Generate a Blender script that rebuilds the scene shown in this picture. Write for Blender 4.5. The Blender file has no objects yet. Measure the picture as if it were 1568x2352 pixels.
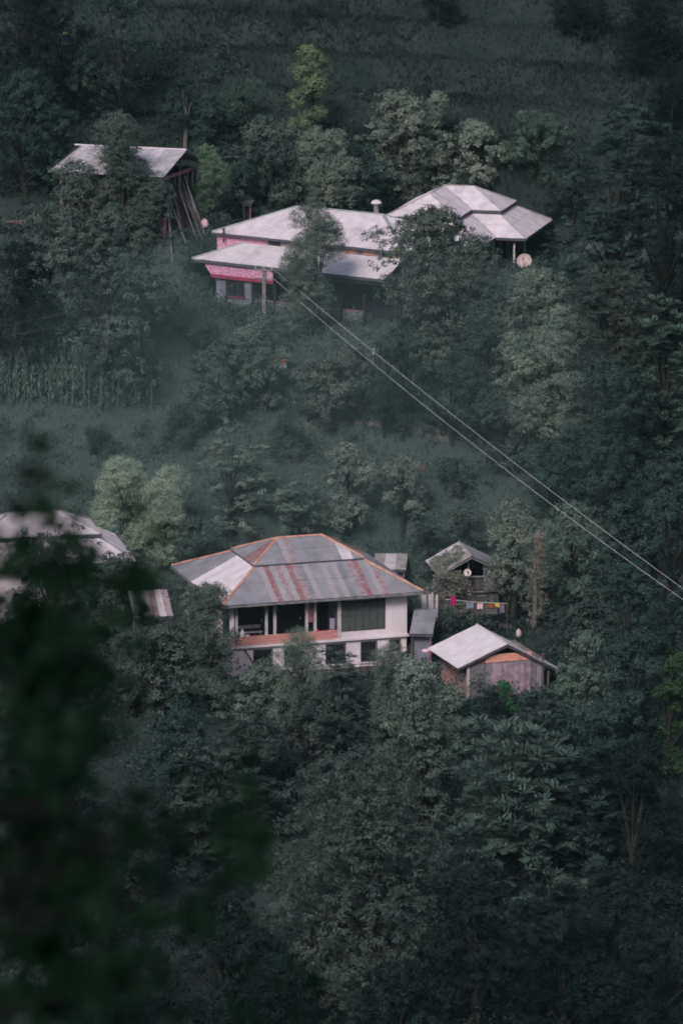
import bpy, math, random
import numpy as np
from mathutils import Vector, Matrix

R = math.radians
rnd = random.Random(7)
nrg = np.random.default_rng(11)
scene = bpy.context.scene
col = scene.collection

# ------------------------------------------------------------------ camera
PITCH = R(12.0)
TH = math.tan(R(6.5))
cam_d = bpy.data.cameras.new('camera')
cam = bpy.data.objects.new('camera', cam_d)
col.objects.link(cam)
cam.location = (0, 0, 0)
cam.rotation_euler = (math.pi / 2 - PITCH, 0, 0)
cam_d.sensor_fit = 'VERTICAL'
cam_d.sensor_height = 36.0
cam_d.sensor_width = 24.0
cam_d.lens = 18.0 / TH
cam_d.clip_start = 0.5
cam_d.clip_end = 3000
cam_d.dof.use_dof = True
cam_d.dof.focus_distance = 315.0
cam_d.dof.aperture_fstop = 3.7
scene.camera = cam

# ------------------------------------------------------------------ sky, sun, exposure
SUN_EL, SUN_AZ = 40.0, 200.0      # azimuth measured clockwise from +Y: behind the camera, to its left
world = bpy.data.worlds.new('World')
scene.world = world
world.use_nodes = True
wn, wl = world.node_tree.nodes, world.node_tree.links
sky = wn.new('ShaderNodeTexSky')
sky.sky_type = 'NISHITA'
sky.sun_disc = False
sky.sun_elevation = R(SUN_EL)
sky.sun_rotation = R(SUN_AZ)
sky.dust_density = 4.0
sky.ozone_density = 1.0
wl.new(sky.outputs[0], wn['Background'].inputs[0])
wn['Background'].inputs[1].default_value = 0.07
sun_d = bpy.data.lights.new('sun', 'SUN')
sun = bpy.data.objects.new('sun', sun_d)
col.objects.link(sun)
sun_d.energy = 1.4
sun_d.angle = R(14)
sun_d.color = (1.0, 0.95, 0.93)
sd = Vector((math.sin(R(SUN_AZ)) * math.cos(R(SUN_EL)), math.cos(R(SUN_AZ)) * math.cos(R(SUN_EL)), math.sin(R(SUN_EL))))
sun.rotation_euler = sd.to_track_quat('Z', 'Y').to_euler()
vs = scene.view_settings
vs.view_transform = 'Standard'
vs.look = 'None'
vs.exposure = 0.55
vs.gamma = 1.0
vs.use_curve_mapping = False
scene.render.engine = 'CYCLES'
scene.cycles.max_bounces = 2
scene.cycles.diffuse_bounces = 1
scene.cycles.debug_use_spatial_splits = True
scene.cycles.glossy_bounces = 2
scene.cycles.transmission_bounces = 2
scene.cycles.volume_bounces = 0
scene.cycles.use_denoising = True
scene.cycles.filter_width = 1.9
scene.cycles.use_adaptive_sampling = True
scene.cycles.adaptive_threshold = 0.03


# ------------------------------------------------------------------ pixel rays (photograph measured on a 1568 x 2352 grid)
def ray(u, v):
    x = (u - 784) / 1176 * TH
    k = (1176 - v) / 1176 * TH
    return Vector((x, math.cos(PITCH) + k * math.sin(PITCH), -math.sin(PITCH) + k * math.cos(PITCH)))


def at(u, v, Y):
    d = ray(u, v)
    return d * (Y / d.y)


def mpp(p):
    """metres per photo pixel at a world point"""
    dep = p.y * math.cos(PITCH) - p.z * math.sin(PITCH)
    return dep * TH / 1176


# ------------------------------------------------------------------ materials
MATS = {}


def mat(name, base, rough=0.8, spec=0.3, noise=0.0, nscale=3.0, metal=0.0, bump=0.0, base2=None, stretch=None, detail=6, lo=0.35, hi=0.65):
    if name in MATS:
        return MATS[name]
    m = bpy.data.materials.new(name)
    m.use_nodes = True
    nt = m.node_tree
    b = nt.nodes['Principled BSDF']
    b.inputs['Base Color'].default_value = (*base, 1)
    b.inputs['Roughness'].default_value = rough
    b.inputs['Specular IOR Level'].default_value = spec
    b.inputs['Metallic'].default_value = metal
    if noise or base2 or bump:
        tc = nt.nodes.new('ShaderNodeTexCoord')
        mp = nt.nodes.new('ShaderNodeMapping')
        nt.links.new(tc.outputs['Object'], mp.inputs[0])
        if stretch:
            mp.inputs['Scale'].default_value = stretch
        n = nt.nodes.new('ShaderNodeTexNoise')
        n.inputs['Scale'].default_value = nscale
        n.inputs['Detail'].default_value = detail
        nt.links.new(mp.outputs[0], n.inputs[0])
        rp = nt.nodes.new('ShaderNodeValToRGB')
        rp.color_ramp.elements[0].position = lo
        rp.color_ramp.elements[1].position = hi
        c2 = base2 if base2 else tuple(max(0, c * (1 - noise)) for c in base)
        c1 = base if base2 else tuple(min(1, c * (1 + noise * 0.5)) for c in base)
        rp.color_ramp.elements[0].color = (*c1, 1)
        rp.color_ramp.elements[1].color = (*c2, 1)
        nt.links.new(n.outputs[0], rp.inputs[0])
        nt.links.new(rp.outputs[0], b.inputs['Base Color'])
        if bump:
            bp = nt.nodes.new('ShaderNodeBump')
            bp.inputs['Strength'].default_value = bump
            nt.links.new(n.outputs[0], bp.inputs['Height'])
            nt.links.new(bp.outputs[0], b.inputs['Normal'])
    MATS[name] = m
    return m


def leaf_mat(name, var=0.32, yellow=0.0, ycol=(0.30, 0.22, 0.05)):
    """colour of the tree (object colour) varied leaf by leaf, a few leaves gone yellow"""
    m = bpy.data.materials.new(name)
    m.use_nodes = True
    nt = m.node_tree
    b = nt.nodes['Principled BSDF']
    b.inputs['Roughness'].default_value = 0.65
    b.inputs['Specular IOR Level'].default_value = 0.12
    oi = nt.nodes.new('ShaderNodeObjectInfo')
    ge = nt.nodes.new('ShaderNodeNewGeometry')
    mr = nt.nodes.new('ShaderNodeMapRange')
    mr.inputs[3].default_value = 1 - var
    mr.inputs[4].default_value = 1 + var
    nt.links.new(ge.outputs['Random Per Island'], mr.inputs[0])
    mx = nt.nodes.new('ShaderNodeMix')
    mx.data_type = 'RGBA'
    mx.blend_type = 'MULTIPLY'
    mx.inputs[0].default_value = 1
    nt.links.new(oi.outputs['Color'], mx.inputs[6])
    nt.links.new(mr.outputs[0], mx.inputs[7])
    tc = nt.nodes.new('ShaderNodeTexCoord')
    nz = nt.nodes.new('ShaderNodeTexNoise')
    nz.inputs['Scale'].default_value = 0.55
    nz.inputs['Detail'].default_value = 3
    nt.links.new(tc.outputs['Object'], nz.inputs['Vector'])
    rp = nt.nodes.new('ShaderNodeValToRGB')
    rp.color_ramp.elements[0].position = 0.32
    rp.color_ramp.elements[0].color = (0.62, 0.68, 0.70, 1)
    rp.color_ramp.elements[1].position = 0.68
    rp.color_ramp.elements[1].color = (1.34, 1.28, 1.18, 1)
    nt.links.new(nz.outputs[0], rp.inputs[0])
    m3 = nt.nodes.new('ShaderNodeMix')
    m3.data_type = 'RGBA'
    m3.blend_type = 'MULTIPLY'
    m3.inputs[0].default_value = 1
    nt.links.new(mx.outputs[2], m3.inputs[6])
    nt.links.new(rp.outputs[0], m3.inputs[7])
    out = m3.outputs[2]
    if yellow:
        wn_ = nt.nodes.new('ShaderNodeTexWhiteNoise')
        wn_.noise_dimensions = '1D'
        nt.links.new(ge.outputs['Random Per Island'], wn_.inputs['W'])
        cp = nt.nodes.new('ShaderNodeMath')
        cp.operation = 'LESS_THAN'
        cp.inputs[1].default_value = yellow
        nt.links.new(wn_.outputs['Value'], cp.inputs[0])
        m2 = nt.nodes.new('ShaderNodeMix')
        m2.data_type = 'RGBA'
        nt.links.new(cp.outputs[0], m2.inputs[0])
        nt.links.new(out, m2.inputs[6])
        m2.inputs[7].default_value = (*ycol, 1)
        out = m2.outputs[2]
    nt.links.new(out, b.inputs['Base Color'])
    MATS[name] = m
    return m


leaf_mat('leaf')
leaf_mat('leaf_yellowing', yellow=0.012)
leaf_mat('leaf_near')
MATS['leaf_near'].node_tree.nodes['Principled BSDF'].inputs['Specular IOR Level'].default_value = 0.06
mat('bark', (0.034, 0.034, 0.033), noise=0.4, nscale=4, rough=0.95, spec=0.1)
mat('bark_near', (0.012, 0.013, 0.012), rough=0.95, spec=0.05)
mat('bark_pale', (0.15, 0.14, 0.135), noise=0.3, nscale=4, rough=0.95, spec=0.1)
mat('sheet_white', (0.70, 0.62, 0.69), rough=0.55, spec=0.3, noise=0.13, nscale=1.6, detail=10)
mat('sheet_white2', (0.63, 0.565, 0.63), rough=0.55, spec=0.3, noise=0.17, nscale=1.6, detail=10)
mat('sheet_bright', (0.77, 0.70, 0.76), rough=0.5, spec=0.35, noise=0.11, nscale=1.4, detail=10)
mat('sheet_grey', (0.285, 0.275, 0.315), rough=0.6, spec=0.3, noise=0.16, nscale=1.2)
mat('sheet_grey2', (0.25, 0.245, 0.285), rough=0.6, spec=0.3, noise=0.2, nscale=1.2)
mat('sheet_pale', (0.36, 0.335, 0.37), rough=0.6, spec=0.3, noise=0.2, nscale=2)
mat('sheet_barn', (0.46, 0.43, 0.485), rough=0.7, spec=0.2, noise=0.25, nscale=1.6)
mat('sheet_old', (0.36, 0.33, 0.345), rough=0.75, spec=0.2, noise=0.3, nscale=1.6)
mat('orange_paint', (0.64, 0.32, 0.255), rough=0.6, noise=0.35, nscale=3)
mat('fascia_dark', (0.085, 0.085, 0.11), rough=0.8, noise=0.3)
mat('fascia_grey', (0.22, 0.215, 0.235), rough=0.8, noise=0.35, nscale=2.5)
mat('plaster_white', (0.80, 0.71, 0.785), rough=0.9, spec=0.15, noise=0.12, nscale=1.0, stretch=(1, 1, 0.3))
mat('plaster_cream', (0.56, 0.50, 0.50), rough=0.9, spec=0.15, noise=0.2, nscale=1.3, stretch=(1, 1, 0.3))
mat('plaster_grey', (0.27, 0.25, 0.285), rough=0.9, spec=0.15, noise=0.3, nscale=1.2)
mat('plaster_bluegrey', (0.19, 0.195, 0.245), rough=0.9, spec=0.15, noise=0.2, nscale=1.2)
mat('interior_dark', (0.035, 0.037, 0.048), rough=0.9, spec=0.1, noise=0.3)  # dark for roof undersides and veranda walls, veranda shade put into the colour
mat('door_dark', (0.022, 0.022, 0.030), rough=0.7, spec=0.2)
mat('glass_dark', (0.02, 0.022, 0.028), rough=0.15, spec=0.5)
mat('curtain_dark', (0.10, 0.108, 0.112), rough=0.9, spec=0.1, noise=0.3, nscale=6, stretch=(4, 1, 0.3))
mat('frame_dark', (0.06, 0.06, 0.07), rough=0.6)
mat('post_pale', (0.56, 0.53, 0.57), rough=0.8, noise=0.25, nscale=5)
mat('plinth_purple', (0.16, 0.06, 0.10), rough=0.9, noise=0.3)
mat('brick_salmon', (0.78, 0.36, 0.35), rough=0.9, spec=0.1, noise=0.35, nscale=9)
mat('brick_faded', (0.42, 0.26, 0.25), rough=0.9, spec=0.1, noise=0.35, nscale=3)
mat('salmon_band', (0.78, 0.37, 0.30), rough=0.85, spec=0.1, noise=0.2, nscale=4)
mat('plank_mauve', (0.38, 0.285, 0.36), rough=0.9, spec=0.1, noise=0.35, nscale=2.5)
mat('timber', (0.115, 0.10, 0.105), rough=0.9, spec=0.1, noise=0.4, nscale=5, stretch=(1, 1, 0.2))
mat('timber_dark', (0.035, 0.032, 0.038), rough=0.9, spec=0.1, noise=0.4)
mat('timber_pink', (0.30, 0.14, 0.17), rough=0.9, noise=0.5, nscale=4)
mat('timber_grey', (0.20, 0.185, 0.21), rough=0.9, noise=0.4, nscale=5)
mat('mud_wall', (0.21, 0.175, 0.17), rough=0.95, spec=0.05, noise=0.4, nscale=2)
mat('stone_grey', (0.15, 0.145, 0.155), rough=0.95, spec=0.1, noise=0.45, nscale=3)
mat('red_paint', (0.30, 0.035, 0.10), rough=0.7, noise=0.25)
mat('concrete', (0.26, 0.25, 0.26), rough=0.9, noise=0.3, nscale=4)
mat('cap_blue', (0.30, 0.34, 0.37), rough=0.6, noise=0.2)
mat('wire_dull', (0.30, 0.29, 0.30), rough=0.6)
mat('wire', (0.85, 0.80, 0.84), rough=0.5, metal=0.0)
mat('dish_paint', (0.50, 0.41, 0.41), rough=0.6, noise=0.15)
mat('plastic_white', (0.72, 0.66, 0.70), rough=0.4)
mat('teal_panel', (0.12, 0.155, 0.155), rough=0.8, base2=(0.24, 0.16, 0.185), nscale=4)


def pattern_mat(name, base, spot, scale, thr):
    """painted boards with a small floral print"""
    m = bpy.data.materials.new(name)
    m.use_nodes = True
    nt = m.node_tree
    b = nt.nodes['Principled BSDF']
    b.inputs['Roughness'].default_value = 0.85
    tc = nt.nodes.new('ShaderNodeTexCoord')
    v = nt.nodes.new('ShaderNodeTexVoronoi')
    v.inputs['Scale'].default_value = scale
    nt.links.new(tc.outputs['Object'], v.inputs['Vector'])
    rp = nt.nodes.new('ShaderNodeValToRGB')
    rp.color_ramp.elements[0].position = thr
    rp.color_ramp.elements[0].color = (*spot, 1)
    rp.color_ramp.elements[1].position = thr + 0.12
    rp.color_ramp.elements[1].color = (*base, 1)
    nt.links.new(v.outputs['Distance'], rp.inputs[0])
    nt.links.new(rp.outputs[0], b.inputs['Base Color'])
    MATS[name] = m


pattern_mat('pink_print', (0.68, 0.34, 0.50), (0.44, 0.11, 0.28), 5.5, 0.30)
pattern_mat('teal_print', (0.13, 0.17, 0.17), (0.30, 0.17, 0.21), 4.0, 0.25)


def rust_mat(name, base, amount):
    """old sheet with rust eating across it in short bars"""
    m = bpy.data.materials.new(name)
    m.use_nodes = True
    nt = m.node_tree
    b = nt.nodes['Principled BSDF']
    b.inputs['Roughness'].default_value = 0.8
    tc = nt.nodes.new('ShaderNodeTexCoord')
    mp = nt.nodes.new('ShaderNodeMapping')
    mp.inputs['Scale'].default_value = (1.1, 2.2, 2.2)
    nt.links.new(tc.outputs['Object'], mp.inputs[0])
    n = nt.nodes.new('ShaderNodeTexNoise')
    n.inputs['Scale'].default_value = 2.6
    n.inputs['Detail'].default_value = 9
    n.inputs['Roughness'].default_value = 0.75
    nt.links.new(mp.outputs[0], n.inputs['Vector'])
    rp = nt.nodes.new('ShaderNodeValToRGB')
    rp.color_ramp.elements[0].position = amount - 0.09
    rp.color_ramp.elements[0].color = (0.262, 0.078, 0.098, 1)
    rp.color_ramp.elements[1].position = amount + 0.10
    rp.color_ramp.elements[1].color = (*base, 1)
    nt.links.new(n.outputs[0], rp.inputs[0])
    nt.links.new(rp.outputs[0], b.inputs['Base Color'])
    MATS[name] = m


rust_mat('sheet_rust', (0.34, 0.31, 0.345), 0.465)
rust_mat('sheet_rust_light', (0.35, 0.32, 0.355), 0.38)
rust_mat('sheet_rust_heavy', (0.31, 0.275, 0.305), 0.525)


def ground_mat(name, cols, scale):
    m = bpy.data.materials.new(name)
    m.use_nodes = True
    nt = m.node_tree
    b = nt.nodes['Principled BSDF']
    b.inputs['Roughness'].default_value = 1.0
    b.inputs['Specular IOR Level'].default_value = 0.05
    tc = nt.nodes.new('ShaderNodeTexCoord')
    n = nt.nodes.new('ShaderNodeTexNoise')
    n.inputs['Scale'].default_value = scale
    n.inputs['Detail'].default_value = 10
    n.inputs['Roughness'].default_value = 0.65
    nt.links.new(tc.outputs['Object'], n.inputs['Vector'])
    rp = nt.nodes.new('ShaderNodeValToRGB')
    rp.color_ramp.elements[0].position = 0.3
    rp.color_ramp.elements[0].color = (*cols[0], 1)
    rp.color_ramp.elements[1].position = 0.72
    rp.color_ramp.elements[1].color = (*cols[2], 1)
    e = rp.color_ramp.elements.new(0.52)
    e.color = (*cols[1], 1)
    nt.links.new(n.outputs[0], rp.inputs[0])
    nt.links.new(rp.outputs[0], b.inputs['Base Color'])
    MATS[name] = m


ground_mat('hill_soil', ((0.017, 0.026, 0.026), (0.027, 0.037, 0.037), (0.044, 0.055, 0.054)), 0.35)
_nt = MATS['hill_soil'].node_tree
_sp = _nt.nodes.new('ShaderNodeSeparateXYZ')
_nt.links.new([n_ for n_ in _nt.nodes if n_.type == 'TEX_COORD'][0].outputs['Object'], _sp.inputs[0])
_nz = [n_ for n_ in _nt.nodes if n_.type == 'TEX_NOISE'][0]
_ad = _nt.nodes.new('ShaderNodeMath')
_ad.operation = 'MULTIPLY_ADD'
_ad.inputs[1].default_value = 14.0
_nt.links.new(_nz.outputs[0], _ad.inputs[0])
_nt.links.new(_sp.outputs[1], _ad.inputs[2])
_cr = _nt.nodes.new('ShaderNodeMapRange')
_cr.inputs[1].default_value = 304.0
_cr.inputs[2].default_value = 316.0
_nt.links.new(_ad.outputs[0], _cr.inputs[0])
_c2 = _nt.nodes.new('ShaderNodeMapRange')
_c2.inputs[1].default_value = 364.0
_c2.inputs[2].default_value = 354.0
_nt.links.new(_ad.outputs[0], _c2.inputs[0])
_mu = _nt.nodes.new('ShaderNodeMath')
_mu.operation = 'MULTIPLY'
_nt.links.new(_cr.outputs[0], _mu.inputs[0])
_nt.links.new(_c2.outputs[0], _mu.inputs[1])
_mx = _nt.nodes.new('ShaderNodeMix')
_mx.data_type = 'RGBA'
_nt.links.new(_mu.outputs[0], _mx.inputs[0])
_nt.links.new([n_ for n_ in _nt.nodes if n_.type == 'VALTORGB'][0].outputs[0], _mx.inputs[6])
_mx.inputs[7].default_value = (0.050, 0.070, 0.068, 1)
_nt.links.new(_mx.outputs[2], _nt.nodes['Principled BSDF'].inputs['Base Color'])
ground_mat('dirt', ((0.07, 0.068, 0.066), (0.10, 0.096, 0.092), (0.14, 0.13, 0.125)), 1.2)


def grass_mat(name, c0, c1):
    m = bpy.data.materials.new(name)
    m.use_nodes = True
    nt = m.node_tree
    b = nt.nodes['Principled BSDF']
    b.inputs['Roughness'].default_value = 0.8
    b.inputs['Specular IOR Level'].default_value = 0.1
    tc = nt.nodes.new('ShaderNodeTexCoord')
    mp = nt.nodes.new('ShaderNodeMapping')
    mp.inputs['Scale'].default_value = (0.09, 0.16, 0.16)
    nt.links.new(tc.outputs['Object'], mp.inputs[0])
    n = nt.nodes.new('ShaderNodeTexNoise')
    n.inputs['Scale'].default_value = 1.5
    n.inputs['Detail'].default_value = 5
    nt.links.new(mp.outputs[0], n.inputs['Vector'])
    rp = nt.nodes.new('ShaderNodeValToRGB')
    rp.color_ramp.elements[0].position = 0.35
    rp.color_ramp.elements[0].color = (*c0, 1)
    rp.color_ramp.elements[1].position = 0.68
    rp.color_ramp.elements[1].color = (*c1, 1)
    nt.links.new(n.outputs[0], rp.inputs[0])
    ge = nt.nodes.new('ShaderNodeNewGeometry')
    mr = nt.nodes.new('ShaderNodeMapRange')
    mr.inputs[3].default_value = 0.88
    mr.inputs[4].default_value = 1.12
    nt.links.new(ge.outputs['Random Per Island'], mr.inputs[0])
    mx = nt.nodes.new('ShaderNodeMix')
    mx.data_type = 'RGBA'
    mx.blend_type = 'MULTIPLY'
    mx.inputs[0].default_value = 1
    nt.links.new(rp.outputs[0], mx.inputs[6])
    nt.links.new(mr.outputs[0], mx.inputs[7])
    nt.links.new(mx.outputs[2], b.inputs['Base Color'])
    MATS[name] = m


grass_mat('grass', (0.066, 0.092, 0.090), (0.118, 0.150, 0.142))
grass_mat('grass_dimmed', (0.007, 0.014, 0.014), (0.030, 0.044, 0.044))  # same grass with the frame-edge darkening put into its colour


# ------------------------------------------------------------------ mesh helpers
def M(m):
    return MATS[m] if isinstance(m, str) else m


def mesh_obj(name, verts, faces, material, parent=None, smooth=False):
    me = bpy.data.meshes.new(name)
    me.from_pydata([tuple(v) for v in verts], [], faces)
    me.update()
    if smooth:
        me.shade_smooth()
    me.materials.append(M(material))
    o = bpy.data.objects.new(name, me)
    col.objects.link(o)
    if parent is not None:
        o.parent = parent
    return o


def np_mesh(name, V, F, material, parent=None):
    """V (n,3), F (m,k) all faces with the same corner count"""
    me = bpy.data.meshes.new(name)
    V = np.ascontiguousarray(V, dtype=np.float32)
    F = np.ascontiguousarray(F, dtype=np.int32)
    me.vertices.add(len(V))
    me.vertices.foreach_set('co', V.ravel())
    k = F.shape[1]
    me.loops.add(F.size)
    me.loops.foreach_set('vertex_index', F.ravel())
    me.polygons.add(len(F))
    me.polygons.foreach_set('loop_start', np.arange(0, F.size, k, dtype=np.int32))
    me.update(calc_edges=True)
    me.materials.append(M(material))
    o = bpy.data.objects.new(name, me)
    col.objects.link(o)
    if parent is not None:
        o.parent = parent
    return o


class MB:
    def __init__(self):
        self.v, self.f = [], []

    def box(self, x0, x1, y0, y1, z0, z1):
        n = len(self.v)
        self.v += [(x0, y0, z0), (x1, y0, z0), (x1, y1, z0), (x0, y1, z0), (x0, y0, z1), (x1, y0, z1), (x1, y1, z1), (x0, y1, z1)]
        self.f += [tuple(n + i for i in q) for q in ((0, 3, 2, 1), (4, 5, 6, 7), (0, 1, 5, 4), (1, 2, 6, 5), (2, 3, 7, 6), (3, 0, 4, 7))]
        return self

    def prism(self, poly, off):
        """poly: list of points, extruded by vector off"""
        n, k = len(self.v), len(poly)
        off = Vector(off)
        P = [Vector(p) for p in poly]
        self.v += [tuple(p) for p in P] + [tuple(p + off) for p in P]
        self.f.append(tuple(n + i for i in range(k))[::-1])
        self.f.append(tuple(n + k + i for i in range(k)))
        for i in range(k):
            j = (i + 1) % k
            self.f.append((n + i, n + j, n + k + j, n + k + i))
        return self

    def beam(self, a, b, w, h):
        a, b = Vector(a), Vector(b)
        d = (b - a).normalized()
        s = d.cross(Vector((0, 0, 1)))
        if s.length < 1e-3:
            s = Vector((1, 0, 0))
        s.normalize()
        t = s.cross(d).normalized()
        s, t = s * w / 2, t * h / 2
        return self.prism([a - s - t, a + s - t, a + s + t, a - s + t], b - a)

    def tube(self, pts, radii, n=7, cap=True):
        pts = [Vector(p) for p in pts]
        base = len(self.v)
        for i, p in enumerate(pts):
            d = (pts[min(i + 1, len(pts) - 1)] - pts[max(i - 1, 0)]).normalized()
            s = d.cross(Vector((0.13, 0.31, 0.94)))
            if s.length < 1e-3:
                s = Vector((1, 0, 0))
            s.normalize()
            t = d.cross(s)
            for j in range(n):
                a = 2 * math.pi * j / n
                self.v.append(tuple(p + (s * math.cos(a) + t * math.sin(a)) * radii[i]))
        for i in range(len(pts) - 1):
            for j in range(n):
                k = (j + 1) % n
                self.f.append((base + i * n + j, base + i * n + k, base + (i + 1) * n + k, base + (i + 1) * n + j))
        if cap:
            self.f.append(tuple(base + j for j in range(n))[::-1])
            self.f.append(tuple(base + (len(pts) - 1) * n + j for j in range(n)))
        return self

    def lathe(self, prof, n=12, c=(0, 0, 0)):
        base = len(self.v)
        for r, z in prof:
            for j in range(n):
                a = 2 * math.pi * j / n
                self.v.append((c[0] + r * math.cos(a), c[1] + r * math.sin(a), c[2] + z))
        for i in range(len(prof) - 1):
            for j in range(n):
                k = (j + 1) % n
                self.f.append((base + i * n + j, base + i * n + k, base + (i + 1) * n + k, base + (i + 1) * n + j))
        self.f.append(tuple(base + j for j in range(n))[::-1])
        self.f.append(tuple(base + (len(prof) - 1) * n + j for j in range(n)))
        return self

    def build(self, name, material, parent=None, smooth=False):
        return mesh_obj(name, self.v, self.f, material, parent, smooth)


def tag(o, label=None, cat=None, group=None, kind=None):
    if label:
        o['label'] = label
    if cat:
        o['category'] = cat
    if group:
        o['group'] = group
    if kind:
        o['kind'] = kind
    return o


def empty(name, loc, rz=0.0, label=None, cat=None, group=None):
    o = bpy.data.objects.new(name, None)
    col.objects.link(o)
    o.location = loc
    o.rotation_euler = (0, 0, rz)
    return tag(o, label, cat, group)


# ------------------------------------------------------------------ terrain
PY = np.array([-900, -420, -160, -60, -12, 0, 5, 150, 185, 200, 235, 262, 286, 306, 328, 350, 380, 500, 700, 1000, 1400], float)
PZ = np.array([330, 215, 70, 14, -1.2, -1.75, -4.2, -93, -116, -117, -102, -87, -72.9, -71.6, -55.9, -53.4, -35.5, 38, 140, 230, 300], float)
_yy = np.arange(-900, 1401, 1.0)
_zz = np.interp(_yy, PY, PZ)
_k = np.exp(-0.5 * (np.arange(-8, 9) / 2.2) ** 2)
_k /= _k.sum()
_zz = np.convolve(np.pad(_zz, 8, mode='edge'), _k, mode='valid')

PADS = []       # (cx, cy, rx, ry, rot, z, blend)


def lumps(x, y):
    return (0.55 * np.sin(x * 0.21 + y * 0.07 + 1.3) + 0.45 * np.sin(x * 0.11 - y * 0.17 + 4.0) + 0.22 * np.sin(x * 0.53 + y * 0.41)
            + 0.18 * np.sin(x * 0.9 - y * 0.75 + 2.0))


def ground_np(x, y):
    z = np.interp(y, _yy, _zz)
    near = np.clip((y - 60) / 120, 0, 1)
    z = z + lumps(x, y) * 0.75 * near
    # the hill bends: spurs to either side of the frame
    z = z + np.clip((np.abs(x) - 30) / 120, 0, 3) ** 1.3 * 26 * np.clip((y - 120) / 120, 0, 1) * np.clip((420 - y) / 100, 0, 1)
    # terraces cut by hand into the open slope
    w = near * np.clip((np.abs(x + 4) < 60), 0, 1)
    z = z + 0.42 * np.sin(2 * np.pi * (z + 0.05 * x) / 2.6) * w
    # tussocks
    z = z + near * 0.13 * (np.sin(x * 1.7 + 1.9 * np.sin(y * 0.43)) * np.sin(y * 1.35 + 1.7 * np.sin(x * 0.37)) + 0.6 * np.sin(x * 3.1 + y * 1.1) * np.sin(y * 2.7 - x * 0.6))
    for cx, cy, rx, ry, rot, pz, bl in PADS:
        c, s = math.cos(rot), math.sin(rot)
        dx, dy = x - cx, y - cy
        lx, ly = dx * c + dy * s, -dx * s + dy * c
        d = np.maximum(np.abs(lx) - rx, np.abs(ly) - ry)
        t = np.clip(1 - d / bl, 0, 1)
        t = t * t * (3 - 2 * t)
        z = z * (1 - t) + pz * t
    return z


def gz(x, y):
    return float(ground_np(np.array([x], float), np.array([y], float))[0])


def G(u, v):
    """where the photo ray meets the hillside"""
    d = ray(u, v)
    t = np.arange(225, 440, 0.25) / d.y
    z = d.z * t
    g = ground_np(d.x * t, d.y * t)
    i = np.argmax(z <= g)
    if z[i] > g[i]:
        i = len(t) - 1
    return Vector((d.x * t[i], d.y * t[i], float(g[i])))


# house frames: position and yaw of every building, found first so that the ground can be levelled under them
PSI_A, PSI_H, PSI_I, PSI_J, PSI_D, PSI_C, PSI_F = R(17.5), R(-35), R(-14), R(-19), R(18.6), R(9.5), R(12)
A_c = at(679, 1329.5, 297)          # centre of the eaves plane
SA = mpp(A_c)
A_L, A_W = 474 * SA, 426 * SA
A_h = 5.35
A_org = Vector((A_c.x, A_c.y, A_c.z - A_h))
H_fl = at(485.8, 533.6, 342)        # front-left corner of the upper eaves
SH = mpp(H_fl)
H_h = 5.2
H_org = Vector((H_fl.x, H_fl.y, H_fl.z - H_h))
I_fr = at(1151.3, 484.9, 351)
SI = mpp(I_fr)
I_h = 4.5
I_org = Vector((I_fr.x, I_fr.y, I_fr.z - I_h))
J_r = at(428.8, 346, 346)
SJ = mpp(J_r)
J_h = 5.6
J_org = Vector((J_r.x, J_r.y, J_r.z - J_h))
D_r = at(1164.9, 1480.7, 286)
D_h = 3.5
D_org = Vector((D_r.x, D_r.y, D_r.z - D_h))
C_r = at(1082.9, 1278, 299)
C_h = 4.3
C_org = Vector((C_r.x, C_r.y, C_r.z - C_h))
F_r = at(313, 1290, 296)
F_h = 4.6
F_org = Vector((F_r.x, F_r.y, F_r.z - F_h))


def local(org, psi, x, y):
    return org.x + x * math.cos(psi) - y * math.sin(psi), org.y + x * math.sin(psi) + y * math.cos(psi)


FOOT = []


def pad(org, psi, x0, x1, y0, y1, z, bl=4.0, foot=None):
    f0, f1, f2, f3 = foot or (x0, x1, y0, y1)
    fx, fy = local(org, psi, (f0 + f1) / 2, (f2 + f3) / 2)
    FOOT.append((fx, fy, (f1 - f0) / 2, (f3 - f2) / 2, psi))
    cx, cy = local(org, psi, (x0 + x1) / 2, (y0 + y1) / 2)
    PADS.append((cx, cy, (x1 - x0) / 2, (y1 - y0) / 2, psi, z, bl))


pad(A_org, PSI_A, -A_L / 2, A_L / 2, -A_W / 2, A_W / 2, A_org.z, 5, (-A_L / 2 + 0.8, A_L / 2 - 0.8, -A_W / 2 + 0.8, A_W / 2 - 0.8))
pad(C_org, PSI_C, -3.5, 5.0, -4.0, 6, C_org.z + 0.05, 4, (-2.0, 2.0, 0.3, 4.4))
pad(D_org, PSI_D, -3.6, 3.6, 0.2, 6, D_org.z, 4, (-2.7, 2.7, 0.3, 5.5))
pad(H_org, PSI_H, -0.5, 18, -2.5, 9, H_org.z, 4, (1.5, 17.2, -2.4, 8.2))
pad(I_org, PSI_I, -8, 3, -5, 7, I_org.z, 4, (-7.5, 0.2, -4.2, 5.2))
pad(J_org, PSI_J, -9.5, 0.5, -4.0, 4, J_org.z, 4)
pad(F_org, PSI_F, -12, 0, 0, 9, F_org.z, 4, (-11.7, -0.8, 0.8, 8.2))

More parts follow.
